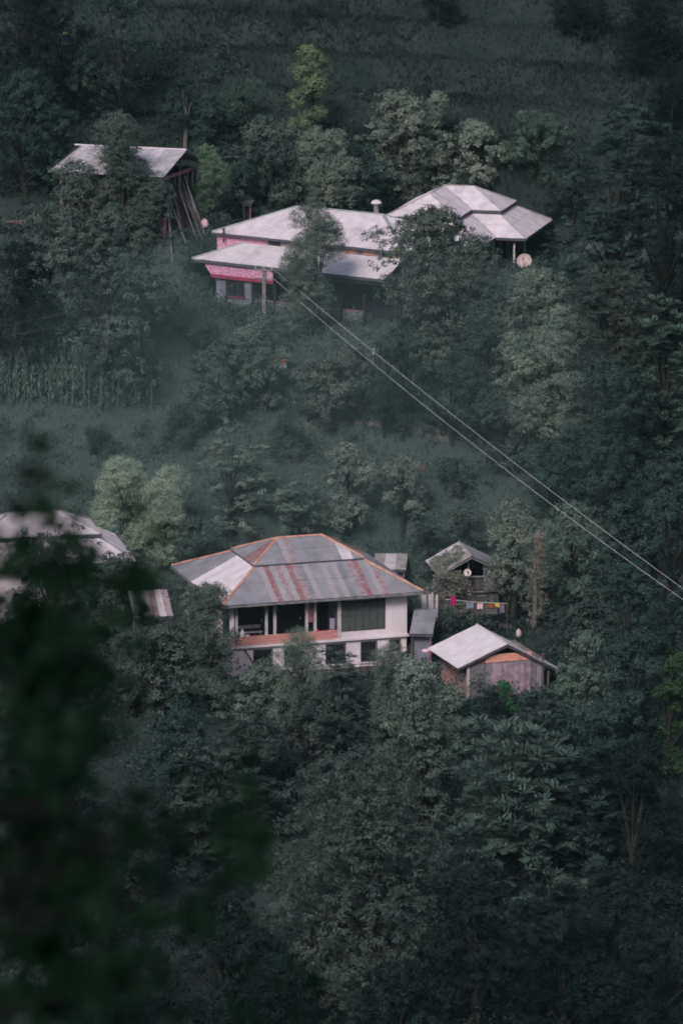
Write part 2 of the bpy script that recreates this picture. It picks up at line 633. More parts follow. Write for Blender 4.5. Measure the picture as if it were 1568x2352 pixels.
xs = np.unique(np.concatenate([np.linspace(-700, -60, 40), np.linspace(-60, -34, 20), np.arange(-34, 34.01, 0.95), np.linspace(34, 60, 20), np.linspace(60, 700, 40)]))
ys = np.unique(np.concatenate([np.linspace(-800, 0, 60), np.linspace(0, 225, 80), np.arange(225, 400, 0.9), np.linspace(400, 1300, 60)]))
gx, gy = np.meshgrid(xs, ys)
GV = np.stack([gx.ravel(), gy.ravel(), ground_np(gx.ravel(), gy.ravel())], 1)
nx, ny = len(xs), len(ys)
ii = (np.arange(ny - 1)[:, None] * nx + np.arange(nx - 1)[None, :]).ravel()
GF = np.stack([ii, ii + 1, ii + nx + 1, ii + nx], 1)
terrain = np_mesh('terrain', GV, GF, 'hill_soil')
terrain.data.shade_smooth()
tag(terrain, 'dark grassy hillside stepping up behind the houses', kind='structure')


# ------------------------------------------------------------------ roofs of separate sheets
def clip(poly, axis_f, lo, hi):
    def half(pl, f):
        out = []
        for i, p in enumerate(pl):
            q = pl[(i + 1) % len(pl)]
            a, b = f(p), f(q)
            if a >= 0:
                out.append(p)
            if (a >= 0) != (b >= 0):
                t = a / (a - b)
                out.append(p + (q - p) * t)
        return out
    r = half(poly, lambda p: axis_f(p) - lo)
    return half(r, lambda p: hi - axis_f(p)) if r else r


def sheets(poly, eave, parent, pick, width=0.8, thick=0.025, name='roof_sheet'):
    """cut a roof plane into sheets running down the slope; eave: direction of the eaves"""
    P = [Vector(p) for p in poly]
    e = Vector(eave).normalized()
    n = (P[1] - P[0]).cross(P[2] - P[0]).normalized()
    if n.z < 0:
        n = -n
    f = lambda p: p.dot(e)
    a0, a1 = min(map(f, P)), max(map(f, P))
    k = max(1, round((a1 - a0) / width))
    w = (a1 - a0) / k
    for i in range(k):
        pl = clip(P, f, a0 + i * w, a0 + (i + 1) * w)
        if len(pl) < 3:
            continue
        lift = n * (0.008 * (i % 2) + rnd.uniform(0, 0.004))
        # drop doubled points
        q = []
        for p in pl:
            if not q or (p - q[-1]).length > 1e-4:
                q.append(p)
        if (q[0] - q[-1]).length < 1e-4:
            q.pop()
        if len(q) < 3:
            continue
        d = n.cross(e).normalized()
        fd = lambda p: p.dot(d)
        b0, b1 = min(map(fd, P)), max(map(fd, P))
        courses = [(b0 - 1, b1 + 1, 0.0)]
        if b1 - b0 > 2.4:
            mid_ = b0 + (b1 - b0) * 0.52
            low_first = d.z > 0
            courses = [(b0 - 1, mid_ + (0.12 if low_first else 0), 0.0 if low_first else 0.022), (mid_ - (0 if low_first else 0.12), b1 + 1, 0.022 if low_first else 0.0)]
        whole = sum(q, Vector()) / len(q)
        m_ = pick(i, k, whole)
        for c0, c1, up_ in courses:
            qq = clip(q, fd, c0, c1) if len(courses) > 1 else q
            if len(qq) < 3:
                continue
            w_ = n * (up_ + rnd.uniform(0, 0.004))
            mb = MB()
            mb.prism([p + lift + w_ for p in qq], n * thick)
            for fr in (0.25, 0.75):       # rolled ribs
                c = a0 + (i + fr) * w
                rr = clip(qq, f, c - 0.03, c + 0.03)
                if len(rr) >= 3:
                    mb.prism([p + lift + w_ + n * (thick - 0.004) for p in rr], n * 0.010)
            mb.build(name, m_, parent)


def cap(parent, pts, m, r=0.1, name='ridge_cap'):
    mb = MB()
    for a, b in zip(pts[:-1], pts[1:]):
        a, b = Vector(a), Vector(b)
        d = (b - a).normalized()
        s = d.cross(Vector((0, 0, 1))).normalized() * r
        up = Vector((0, 0, 0.075))
        mb.prism([a - s + up * 0.1, a + up * 1.2, a + s + up * 0.1, a + up * 0.5], b - a)
    return mb.build(name, m, parent)


def fascia(parent, pts, m, h=0.16, t=0.05, closed=False, drop=0.0, name='fascia_board'):
    pp = [Vector(p) for p in pts]
    if closed:
        pp.append(pp[0])
    for a, b in zip(pp[:-1], pp[1:]):
        z = Vector((0, 0, -h / 2 - 0.012 - drop))
        MB().beam(a + z, b + z, t, h).build(name, m, parent)


def wallbox(parent, x0, x1, y0, y1, z0, z1, m, name='wall'):
    return MB().box(x0, x1, y0, y1, z0, z1).build(name, m, parent)


def window(parent, x0, x1, y, z0, z1, mullions=1, transoms=0, frame_m='frame_dark', pane_m='glass_dark', fw=0.06, sill=None):
    """window in a wall whose face is at local y (facing -Y): frame proud of the wall, pane behind it"""
    f = MB()
    f.box(x0, x1, y - 0.05, y + 0.03, z0, z0 + fw).box(x0, x1, y - 0.05, y + 0.03, z1 - fw, z1)
    f.box(x0, x0 + fw, y - 0.047, y + 0.03, z0 + fw, z1 - fw).box(x1 - fw, x1, y - 0.047, y + 0.03, z0 + fw, z1 - fw)
    w = f.build('window', frame_m, parent)
    k = mullions + 1
    ww = (x1 - x0 - 2 * fw) / k
    for i in range(k):
        MB().box(x0 + fw + i * ww + 0.02, x0 + fw + (i + 1) * ww - 0.02, y - 0.012, y + 0.02, z0 + fw, z1 - fw).build('pane', pane_m, w)
        if i:
            MB().box(x0 + fw + i * ww - 0.02, x0 + fw + i * ww + 0.02, y - 0.04, y + 0.02, z0 + fw, z1 - fw).build('mullion', frame_m, w)
    for i in range(transoms):
        zz = z0 + (z1 - z0) * (i + 1) / (transoms + 1)
        MB().box(x0 + fw, x1 - fw, y - 0.043, y + 0.02, zz - 0.02, zz + 0.02).build('transom', frame_m, w)
    if sill:
        MB().box(x0 - 0.06, x1 + 0.06, y - 0.12, y + 0.0, z0 - 0.07, z0 - 0.005).build('sill', sill, w)
    return w


def hip(L, W, z, cx=0.0, cy=0.0):
    x0, x1, y0, y1 = cx - L / 2, cx + L / 2, cy - W / 2, cy + W / 2
    return [Vector((x0, y0, z)), Vector((x1, y0, z)), Vector((x1, y1, z)), Vector((x0, y1, z))]


# ------------------------------------------------------------------ lower house (two storeys, rusty grey roof, orange ridges)
def lower_house():
    r = empty('lower_house', A_org, PSI_A, 'two storey white house with rust streaked grey hip roof and orange ridges', 'house')
    L, W, h = A_L, A_W, A_h
    e = hip(L, W, h)
    rise = 93 * SA
    rl = 107 * SA
    cx = 0.25
    ra, rb = Vector((cx - rl / 2, 0, h + rise)), Vector((cx + rl / 2, 0, h + rise))
    roof = MB().prism([p - Vector((0, 0, 0.03)) for p in e], (0, 0, 0.02)).build('roof', 'interior_dark', r)
    t = 0.575
    ridge = [ra, rb, rb, ra]
    lo_top = [a.lerp(b, t + 0.035) for a, b in zip(e, ridge)]
    up = Vector((0, 0, 0.15))
    hi_e = [a.lerp(b, t) + up for a, b in zip(e, ridge)]
    top = [p + up * 0.9 for p in ridge]

    def front_lo(i, k, c):
        return {9: 'sheet_rust_light', 10: 'sheet_rust_heavy', 11: 'sheet_pale', 12: 'sheet_rust', 13: 'sheet_rust_light', 14: 'sheet_rust_heavy', 15: 'sheet_rust', 17: 'sheet_rust_light',
                20: 'sheet_rust_light', 22: 'sheet_rust_light', 25: 'sheet_rust', 26: 'sheet_rust_heavy', 29: 'sheet_rust', 28: 'sheet_rust_light'}.get(i, ('sheet_grey', 'sheet_grey', 'sheet_grey2')[(i // 2) % 3])

    def front_hi(i, k, c):
        return {7: 'sheet_rust', 6: 'sheet_rust_light', k - 3: 'sheet_white2', k - 4: 'sheet_white2'}.get(i, ('sheet_grey', 'sheet_grey', 'sheet_grey2')[(i // 2) % 3])

    def left_lo(i, k, c):      # along +Y
        if c.y < -W * 0.40:
            return 'sheet_grey'
        if c.y < W * 0.12:
            return 'sheet_white' if i % 2 else 'sheet_bright'
        return 'sheet_grey2' if i % 3 else 'sheet_grey'

    def left_hi(i, k, c):
        return 'sheet_rust_heavy' if c.y < -0.3 and c.y > -1.7 else 'sheet_grey'

    other = lambda i, k, c: 'sheet_grey' if i % 2 else 'sheet_grey2'
    X, Y = (1, 0, 0), (0, 1, 0)
    sheets([e[0], e[1], lo_top[1], lo_top[0]], X, roof, front_lo, 0.39)
    sheets([e[3], e[0], lo_top[0], lo_top[3]], Y, roof, left_lo, 0.85)
    sheets([e[1], e[2], lo_top[2], lo_top[1]], Y, roof, other, 0.85)
    sheets([e[2], e[3], lo_top[3], lo_top[2]], X, roof, other, 0.85)
    sheets([hi_e[0], hi_e[1], top[1], top[0]], X, roof, front_hi, 0.39)
    sheets([hi_e[3], hi_e[0], top[0]], Y, roof, left_hi, 0.85)
    sheets([hi_e[1], hi_e[2], top[1]], Y, roof, other, 0.85)
    sheets([hi_e[2], hi_e[3], top[3], top[2]], X, roof, other, 0.85)
    z6 = Vector((0, 0, 0.05))
    for i in range(4):
        cap(r, [e[i] + z6, lo_top[i] + z6], 'orange_paint', 0.095)
        cap(r, [hi_e[i] + z6, top[i] + z6], 'orange_paint', 0.095)
    cap(r, [top[0] + z6, top[1] + z6], 'orange_paint', 0.10)
    fascia(r, hi_e, 'fascia_dark', 0.10, 0.04, True)
    fascia(r, e, 'fascia_grey', 0.17, 0.05, True)
    # body
    o = 29 * SA
    x0, x1, y0, y1 = -L / 2 + o, L / 2 - o, -W / 2 + o, W / 2 - o
    z1 = 2.33                       # first floor level
    vx = x0 + (x1 - x0) * 0.613     # where the veranda ends and the room with the big window begins
    # ground floor
    wallbox(r, x0 + 0.02, x1 - 0.02, y0 + 0.05, y1, 0.28, z1 - 0.16, 'plaster_white')
    MB().box(x0 - 0.02, x1 + 0.02, y0 + 0.01, y1 + 0.02, -1.2, 0.277).build('plinth', 'plinth_purple', r)
    MB().box(x0 - 0.10, x1 + 0.10, y0 - 0.14, y1 + 0.1, z1 - 0.157, z1).build('floor_slab', 'plaster_white', r)
    for a, b in ((0.125, 0.235), (0.30, 0.40), (0.535, 0.65), (0.735, 0.83), (0.90, 0.965)):
        lift = 0.55 if a > 0.85 else 0.0
        window(r, x0 + (x1 - x0) * a, x0 + (x1 - x0) * b, y0 + 0.05, 0.60 + lift, 2.0, 1, 1, sill='plaster_white')
    # upper room with the wide window
    zt = h - 0.05
    wx0, wx1 = vx + 0.12, x1 - (x1 - x0) * 0.122
    wz0, wz1 = z1 + 0.42, zt - 0.42
    wallbox(r, vx, x1, y0, y0 + 0.22, z1 + 0.003, wz0, 'plaster_white')
    wallbox(r, wx1, x1, y0, y0 + 0.22, wz0, zt, 'plaster_white')
    wallbox(r, vx, wx1, y0 + 0.004, y0 + 0.22, wz1, zt, 'plaster_grey')
    wallbox(r, x1 - 0.22, x1, y0 + 0.22, y1, z1 + 0.003, zt, 'plaster_white')
    wallbox(r, x0, x1, y1 - 0.2, y1 + 0.01, z1 + 0.003, zt, 'plaster_white')
    wallbox(r, x0, x0 + 0.2, y0 + 2.7, y1 - 0.2, z1 + 0.003, zt, 'plaster_white')
    w = window(r, wx0, wx1, y0 + 0.12, wz0, wz1, 5, 1, pane_m='curtain_dark', fw=0.07)
    # veranda: back wall with its shade put into a dark colour, doors, posts and the painted parapet
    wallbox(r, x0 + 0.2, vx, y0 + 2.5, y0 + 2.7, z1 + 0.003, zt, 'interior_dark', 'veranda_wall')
    wallbox(r, vx - 0.01, vx + 0.15, y0 + 0.22, y0 + 2.7, z1 + 0.003, zt, 'plaster_grey', 'veranda_wall')
    for a, b in ((0.10, 0.22), (0.36, 0.46), (0.72, 0.86)):
        dx0, dx1 = x0 + (vx - x0) * a, x0 + (vx - x0) * b
        d = MB().box(dx0, dx1, y0 + 2.44, y0 + 2.498, z1 + 0.01, z1 + 2.05).build('door', 'door_dark', r)
        MB().box(dx0 + 0.08, dx0 + 0.14, y0 + 2.39, y0 + 2.438, z1 + 0.95, z1 + 1.1).build('handle', 'post_pale', d)
    for a in (0.055, 0.33, 0.408, 0.703, 0.78):
        px = x0 + (vx - x0) * a
        MB().box(px - 0.085, px + 0.085, y0 + 0.06, y0 + 0.23, z1 + 0.003, zt).build('post', 'post_pale', r)
    pa, pb = x0 + (vx - x0) * 0.703, x0 + (vx - x0) * 0.78
    MB().box(pa + 0.087, pb - 0.087, y0 + 0.07, y0 + 0.12, z1 + 1.25, zt - 0.1).build('panel', 'timber_pink', r)
    MB().box(vx - 0.13, vx + 0.13, y0 - 0.02, y0 - 0.003, z1 + 0.003, zt).build('pilaster', 'post_pale', r)
    MB().box(x0 - 0.03, x0 + 0.22, y0, y0 + 0.25, z1 + 0.003, zt).build('corner_pillar', 'plaster_white', r)
    # parapet of salmon bricks
    pw, ph = 0.42, 0.17
    par = MB().box(x0 - 0.05, vx - 0.14, y0 - 0.02, y0 + 0.05, z1 + 0.003, z1 + 0.55).build('parapet', 'brick_salmon', r)
    nb = int((vx - 0.14 - x0) / pw)
    me = None
    for row in range(3):
        for i in range(nb):
            bx = x0 + i * pw + (pw / 2 if row % 2 else 0)
            if bx + pw > vx - 0.1:
                continue
            if me is None:
                b = MB().box(0, pw - 0.03, -0.05, 0.0, 0, ph - 0.02).build('brick', 'brick_salmon', par)
                me = b.data
            else:
                b = bpy.data.objects.new('brick', me)
                col.objects.link(b)
                b.parent = par
            b.location = (bx, y0 - 0.022, z1 + 0.02 + row * ph)
    wp = MB().box(x0 - 0.08, vx - 0.14, y0 - 0.09, y0 + 0.09, z1 + 0.553, z1 + 0.60).build('parapet_coping', 'brick_salmon', r)
    # leaning pipe on the ground floor wall
    MB().tube([(x0 + 0.9, y0 - 0.1, 2.1), (x0 + 1.9, y0 - 0.3, 0.4)], [0.05, 0.05], 6).build('drain_pipe', 'frame_dark', r)
    return r, x0, x1, y0, vx, z1


A_root, Ax0, Ax1, Ay0, Avx, Az1 = lower_house()


def wA(x, y, z):
    X, Y = local(A_org, PSI_A, x, y)
    return Vector((X, Y, A_org.z + z))


# ------------------------------------------------------------------ upper house, long block with veranda
def upper_house():
    r = empty('upper_house', H_org, PSI_H, 'long pale roofed house with pink floral frieze under its veranda roof', 'house')
    L, W, h = 536 * SH, 262 * SH, H_h
    rise = 56 * SH
    e = [Vector((0, 0, h)), Vector((L, 0, h)), Vector((L, W, h)), Vector((0, W, h))]
    a = 148 * SH
    ra, rb = Vector((a, W / 2, h + rise)), Vector((L - a, W / 2, h + rise))
    roof = MB().prism([p - Vector((0, 0, 0.03)) for p in e], (0, 0, 0.02)).build('roof', 'interior_dark', r)
    wh = lambda i, k, c: ('sheet_white', 'sheet_white2', 'sheet_white', 'sheet_white')[i % 4]
    X, Y = (1, 0, 0), (0, 1, 0)
    sheets([e[0], e[1], rb, ra], X, roof, wh, 0.9)
    sheets([e[1], e[2], rb], Y, roof, lambda i, k, c: 'sheet_bright', 0.9)
    sheets([e[2], e[3], ra, rb], X, roof, wh, 0.9)
    sheets([e[3], e[0], ra], Y, roof, wh, 0.9)
    z6 = Vector((0, 0, 0.04))
    for p, q in ((e[0], ra), (e[3], ra), (e[2], rb)):
        cap(r, [p + z6, q + z6], 'cap_blue', 0.09)
    cap(r, [e[1] + z6, rb + z6], 'cap_blue', 0.15)
    cap(r, [ra + z6, rb + z6], 'cap_blue', 0.09)
    fascia(r, e, 'fascia_dark', 0.16, 0.05, True)
    # skirt roof over the veranda
    fwd, drop, srise = 80 * SH, 51 * SH, 32 * SH
    o = 0.3
    k0 = [Vector((0.1, -fwd, h - drop)), Vector((L, -fwd, h - drop)), Vector((L - 0.3, o, h - drop + srise)), Vector((0.1 + 82 * SH, o, h - drop + srise))]
    k0l = [Vector((0.1, W * 0.55, h - drop)), k0[0], k0[3], Vector((0.1 + 82 * SH, W * 0.55, h - drop + srise))]
    sk = MB().prism([k0[0] - z6, k0[1] - z6, k0[2] - z6, k0[3] - z6], (0, 0, 0.02)).build('skirt_roof', 'interior_dark', r)
    sheets(k0, X, sk, wh, 0.9)
    sheets(k0l, Y, sk, wh, 0.9)
    cap(r, [k0[0] + z6, k0[3] + z6], 'cap_blue', 0.09)
    fascia(r, [k0[0], k0[1]], 'fascia_dark', 0.2, 0.05)
    fascia(r, [k0l[0], k0[0]], 'fascia_dark', 0.2, 0.05)
    # gutter
    # walls: upper strip between the two roofs
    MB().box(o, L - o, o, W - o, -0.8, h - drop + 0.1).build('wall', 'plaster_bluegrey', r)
    MB().box(o + 0.004, 4.9, o + 0.004, W - o - 0.004, h - drop + 0.1, h - 0.04).build('upper_wall', 'pink_print', r)
    MB().box(4.9, L - o - 0.004, o + 0.006, W - o - 0.006, h - drop + 0.1, h - 0.04).build('upper_wall', 'plaster_grey', r)
    for i in range(7):
        x = 5.2 + i * 1.75
        MB().box(x, x + 1.1, o - 0.03, o - 0.004, h - 0.55, h - 0.22).build('clerestory_vent', 'orange_paint' if i % 3 else 'door_dark', r)
    # frieze hung under the veranda eaves, slanting in
    y_t, y_b = -fwd + 0.16, -fwd + 0.17
    zt, zb = h - drop - 0.20, h - drop - 1.02
    xa = 1.1
    nb = 8
    xe = 7.6
    bw = (xe - xa) / nb
    fr = MB().prism([(xa, y_t + 0.03, zt), (xe, y_t + 0.03, zt), (xe, y_b + 0.03, zb), (xa + 0.65, y_b + 0.03, zb)], (0, 0.02, 0)).build('frieze', 'pink_print', r)
    for i in range(nb):
        b0, b1 = xa + i * bw, xa + (i + 1) * bw - 0.015
        s0 = 0.65 * (1 - i / 2) if i < 2 else 0
        MB().prism([(b0, y_t, zt), (b1, y_t, zt), (b1 + (0.3 if i < 1 else 0), y_b, zb), (b0 + s0, y_b, zb)], (0, 0.022, 0)).build('frieze_board', 'pink_print', fr)
    MB().box(xa + 0.7, xe, y_b - 0.02, y_b + 0.10, zb - 0.27, zb - 0.003).build('beam', 'red_paint', r)
    MB().box(xe + 0.01, L - 0.5, y_b - 0.02, y_b + 0.10, zt - 0.3, zt).build('beam', 'timber_dark', r)
    # veranda front: grey room at the left, open bays to the right
    zw = zb - 0.273
    wx1 = 5.4
    wallbox(r, xa + 1.0, wx1, y_b + 0.25, o, -0.6, zw, 'plaster_bluegrey', 'room_wall')
    window(r, xa + 1.9, xa + 3.7, y_b + 0.25, 0.85, 2.1, 2, 0, sill='red_paint')
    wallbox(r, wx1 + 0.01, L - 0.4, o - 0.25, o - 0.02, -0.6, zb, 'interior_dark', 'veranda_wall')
    MB().box(xa + 1.0, L - 0.3, y_b - 0.15, o - 0.26, -0.9, -0.02).build('veranda_floor', 'stone_grey', r)
    for i in range(6):
        x = wx1 + 0.2 + i * 2.05
        MB().box(x, x + 0.16, y_b, y_b + 0.16, -0.02, zw).build('post', 'timber_dark', r)
    for i in range(5):
        x = wx1 + 0.4 + i * 2.05
        rail = MB().box(x, x + 1.80, y_b + 0.04, y_b + 0.09, 0.05, 0.85).build('railing_panel', 'teal_print', r)
        MB().box(x, x + 1.80, y_b + 0.01, y_b + 0.12, 0.853, 0.92).build('handrail', 'timber_pink', rail)
    # chimney pipe with a hat, and a thin stove pipe at the left eaves
    xr, yr = L * 0.665, W * 0.5
    ch = MB().tube([(xr, yr + 0.6, h + rise - 0.4), (xr, yr + 0.6, h + rise + 0.75)], [0.21, 0.21], 10).build('chimney', 'concrete', r)
    MB().lathe([(0.42, 0), (0.40, 0.10), (0.26, 0.22), (0.08, 0.27)], 12, (xr, yr + 0.6, h + rise + 0.76)).build('chimney_hat', 'sheet_white', ch)
    sp = MB().tube([(1.25, -0.12, h - 0.65), (1.25, -0.12, h + 0.32)], [0.07, 0.07], 8).build('stove_pipe', 'frame_dark', r)
    MB().lathe([(0.13, 0), (0.13, 0.05), (0.04, 0.12)], 8, (1.25, -0.12, h + 0.33)).build('pipe_cap', 'frame_dark', sp)
    return r


upper_house()


# ------------------------------------------------------------------ pavilion-like house behind it, two tiers, L plan
def tier_house():
    r = empty('tiered_house', I_org, PSI_I, 'pale house with stacked two tier hip roof and front wing', 'house')
    h = I_h
    wv = 71 * SI                      # from the corner back to the valley
    dep = 163 * SI
    ww = 168 * SI                     # width of the wing
    wf = 143 * SI                     # how far the wing comes forward
    m = dep / 2
    R1 = 42 * SI
    X, Y = (1, 0, 0), (0, 1, 0)
    pick = lambda i, k, c: ('sheet_white', 'sheet_white2', 'sheet_white')[i % 3]
    z6 = Vector((0, 0, 0.04))

    def tier(oo, z, inset, rise, name, full):
        # eaves polygon grown outward by oo
        xl, xv, xr = -wv - ww - oo, -wv + oo, oo
        yf, yw, yb = -oo, -wf - oo, dep + oo
        out = [Vector((xl, yw, z)), Vector((xv, yw, z)), Vector((xv, yf, z)), Vector((xr, yf, z)), Vector((xr, yb, z)), Vector((xl, yb, z))]
        if full:
            xm = (xl + xv) / 2
            hw = (xv - xl) / 2
            p_w = Vector((xm, yw + hw, z + rise))
            p_j = Vector((xm, m, z + rise))
            p_r = Vector((xr - m - oo, m, z + rise))
            faces = [([out[0], out[1], p_w], X), ([out[1], out[2], p_j, p_w], Y), ([out[2], out[3], p_r, p_j], X), ([out[3], out[4], p_r], Y),
                     ([out[4], out[5], p_j, p_r], X), ([out[5], out[0], p_w, p_j], Y)]
            hips = [(out[0], p_w), (out[1], p_w), (out[3], p_r), (out[4], p_r), (p_w, p_j), (p_j, p_r), (out[2], p_j)]
        else:
            t = oo + inset
            inn = [Vector((xl + t, yw + t, z + rise)), Vector((xv - t, yw + t, z + rise)), Vector((xv - t, yf + t, z + rise)), Vector((xr - t, yf + t, z + rise)),
                   Vector((xr - t, yb - t, z + rise)), Vector((xl + t, yb - t, z + rise))]
            faces = []
            for i in range(6):
                j = (i + 1) % 6
                faces.append(([out[i], out[j], inn[j], inn[i]], out[j] - out[i]))
            hips = [(out[i], inn[i]) for i in range(6)]
        base = MB()
        base.prism([p - z6 for p in out], (0, 0, 0.02))
        rf = base.build(name, 'interior_dark', r)
        for f, ev in faces:
            sheets(f, ev, rf, pick, 0.9)
        for a, b in hips:
            cap(r, [a + z6, b + z6], 'sheet_old', 0.07)
        fascia(r, out, 'fascia_dark', 0.17, 0.05, True)
        return out

    tier(0, h, 0, R1, 'upper_roof', True)
    tier(72 * SI, h - 51 * SI, 0.35, 51 * SI - 0.22, 'skirt_roof', False)
    # walls
    q = 0.35
    MB().prism([(-wv - ww + q, -wf + q, -0.8), (-wv - q, -wf + q, -0.8), (-wv - q, q, -0.8), (-q, q, -0.8), (-q, dep - q, -0.8), (-wv - ww + q, dep - q, -0.8)],
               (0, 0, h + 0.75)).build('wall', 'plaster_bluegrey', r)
    oo = 72 * SI
    zl = h - 51 * SI
    MB().box(-wv + oo * 0.35, oo - 0.35, -oo + 0.28, -oo + 0.36, zl - 0.36, zl - 0.2).build('fascia_trim', 'red_paint', r)
    MB().box(-wv + 0.4, -0.3, 0.22, 0.3, h - 0.22, h - 0.1).build('fascia_trim', 'red_paint', r)
    for x, y in ((-0.35 + oo, -oo + 0.5), (oo - 2.0, -oo + 0.5), (-wv + oo - 0.2, -oo + 0.5), (oo - 0.5, dep * 0.5)):
        MB().box(x - 0.75, x - 0.62, y, y + 0.13, -0.5, zl - 0.2).build('post', 'post_pale', r)
    window(r, -wv + 0.15, -0.5, q, 0.5, 1.7, 2, 0)
    d = MB().box(0.37 - q - 0.38 + 0.33, 0.06, dep * 0.3, dep * 0.55, -0.2, 1.9)
    d.v = [(v[0] - 0.33, v[1], v[2]) for v in d.v]
    d.build('door', 'door_dark', r)
    return r


tier_house()


# ------------------------------------------------------------------ open barn with timber poles, upper left
def barn():
    r = empty('hay_barn', J_org, PSI_J, 'old open barn with pale sheet roof and timber gable', 'barn')
    L = 277 * SJ
    h = J_h
    wf, wb = 5.0, 3.6
    df, db = 1.45, 1.25
    ra, rb = Vector((-L, 0, h)), Vector((0, 0, h))
    roof = MB().prism([(-L, 0, h - 0.05), (0, 0, h - 0.05), (0, -wf + 0.1, h - df - 0.05), (-L, -wf + 0.1, h - df - 0.05)], (0, 0, 0.02)).build('roof', 'timber_dark', r)
    pick = lambda i, k, c: ('sheet_old', 'sheet_barn', 'sheet_barn', 'sheet_old')[i % 4] if c.x < -L * 0.6 else ('sheet_barn', 'sheet_barn', 'sheet_white2')[i % 3]
    sheets([ra + Vector((0.6, 0, 0)), rb, Vector((0, -wf, h - df)), Vector((-L - 0.2, -wf, h - df))], (1, 0, 0), roof, pick, 0.85)
    sheets([ra, rb, Vector((0, wb, h - db)), Vector((-L, wb, h - db))], (1, 0, 0), roof, lambda i, k, c: 'sheet_old', 0.85)
    cap(r, [ra + Vector((0, 0, 0.05)), rb + Vector((0, 0, 0.05))], 'sheet_white', 0.08)
    # gable frame
    gx = -0.55
    yf, yb = -wf + 0.7, wb - 0.4
    ze = h - df - 0.15
    MB().beam((gx, yf, ze - 0.15), (gx, yb, ze - 0.15), 0.16, 0.22).build('tie_beam', 'timber_pink', r)
    MB().beam((gx + 0.02, yf - 0.4, ze + 0.05), (gx + 0.02, 0, h - 0.16), 0.12, 0.14).build('rafter', 'timber_dark', r)
    MB().beam((gx + 0.02, yb + 0.2, h - db), (gx + 0.02, 0, h - 0.16), 0.12, 0.14).build('rafter', 'timber_dark', r)
    MB().beam((gx, 0, ze), (gx, 0, h - 0.2), 0.13, 0.13).build('king_post', 'timber', r)
    MB().beam((gx, yf + 1.2, ze), (gx, 0.0, h - 0.6), 0.1, 0.1).build('strut', 'timber', r)
    for i, t in enumerate((0.0, 0.22, 0.42, 0.55, 0.78, 1.0)):
        y = yf + (yb - yf) * t
        MB().box(gx - 0.08, gx + 0.08, y - 0.08, y + 0.08, -0.4, ze - 0.26).build('post', 'timber_grey' if i in (0, 3) else 'timber', r)
    for i in range(5):
        x = -1.9 - i * 1.65
        MB().box(x - 0.08, x + 0.08, yf - 0.08, yf + 0.08, -0.4, ze).build('post', 'timber', r)
    MB().box(-L + 0.4, gx - 0.15, yb - 0.4, yb - 0.25, -0.4, ze).build('back_wall', 'timber_dark', r)
    MB().box(-L + 0.4, -4.0, yf + 0.2, yf + 0.34, -0.4, ze - 0.2).build('front_wall', 'mud_wall', r)
    MB().box(-L + 0.4, gx, yf + 0.4, yb - 0.45, 1.9, 2.0).build('loft_floor', 'timber_dark', r)
    MB().box(-0.95, 0.05, yf - 0.35, yf - 0.22, -0.5, 1.0).build('red_board', 'timber_pink', r)
    return r


barn()


def wJ(x, y, z):
    X, Y = local(J_org, PSI_J, x, y)
    return Vector((X, Y, J_org.z + z))


for i in range(16):
    t = i / 15
    yb_ = -4.2 + 5.6 * t
    foot = wJ(0.9 + rnd.uniform(0, 1.0), yb_ - 1.2 + rnd.uniform(-0.5, 0.5), 0)
    foot.z = gz(foot.x, foot.y) - 0.05
    top = wJ(-0.42, yb_ * 0.75 + rnd.uniform(-0.3, 0.3), rnd.uniform(2.3, 3.7))
    rr = rnd.uniform(0.05, 0.085)
    mb = MB().tube([foot * 0 + Vector((0, 0, 0)), (top - foot) * 0.5 + Vector((rnd.uniform(-.04, .04), 0, 0.03)), top - foot], [rr, rr * 0.9, rr * 0.65], 7)
    o = mb.build('timber_pole', rnd.choice(['timber_grey', 'timber', 'timber', 'timber_dark']))
    o.location = foot
    tag(o, 'long rough timber pole leaning against the open barn gable', 'pole', 'timber poles leaning on the barn')


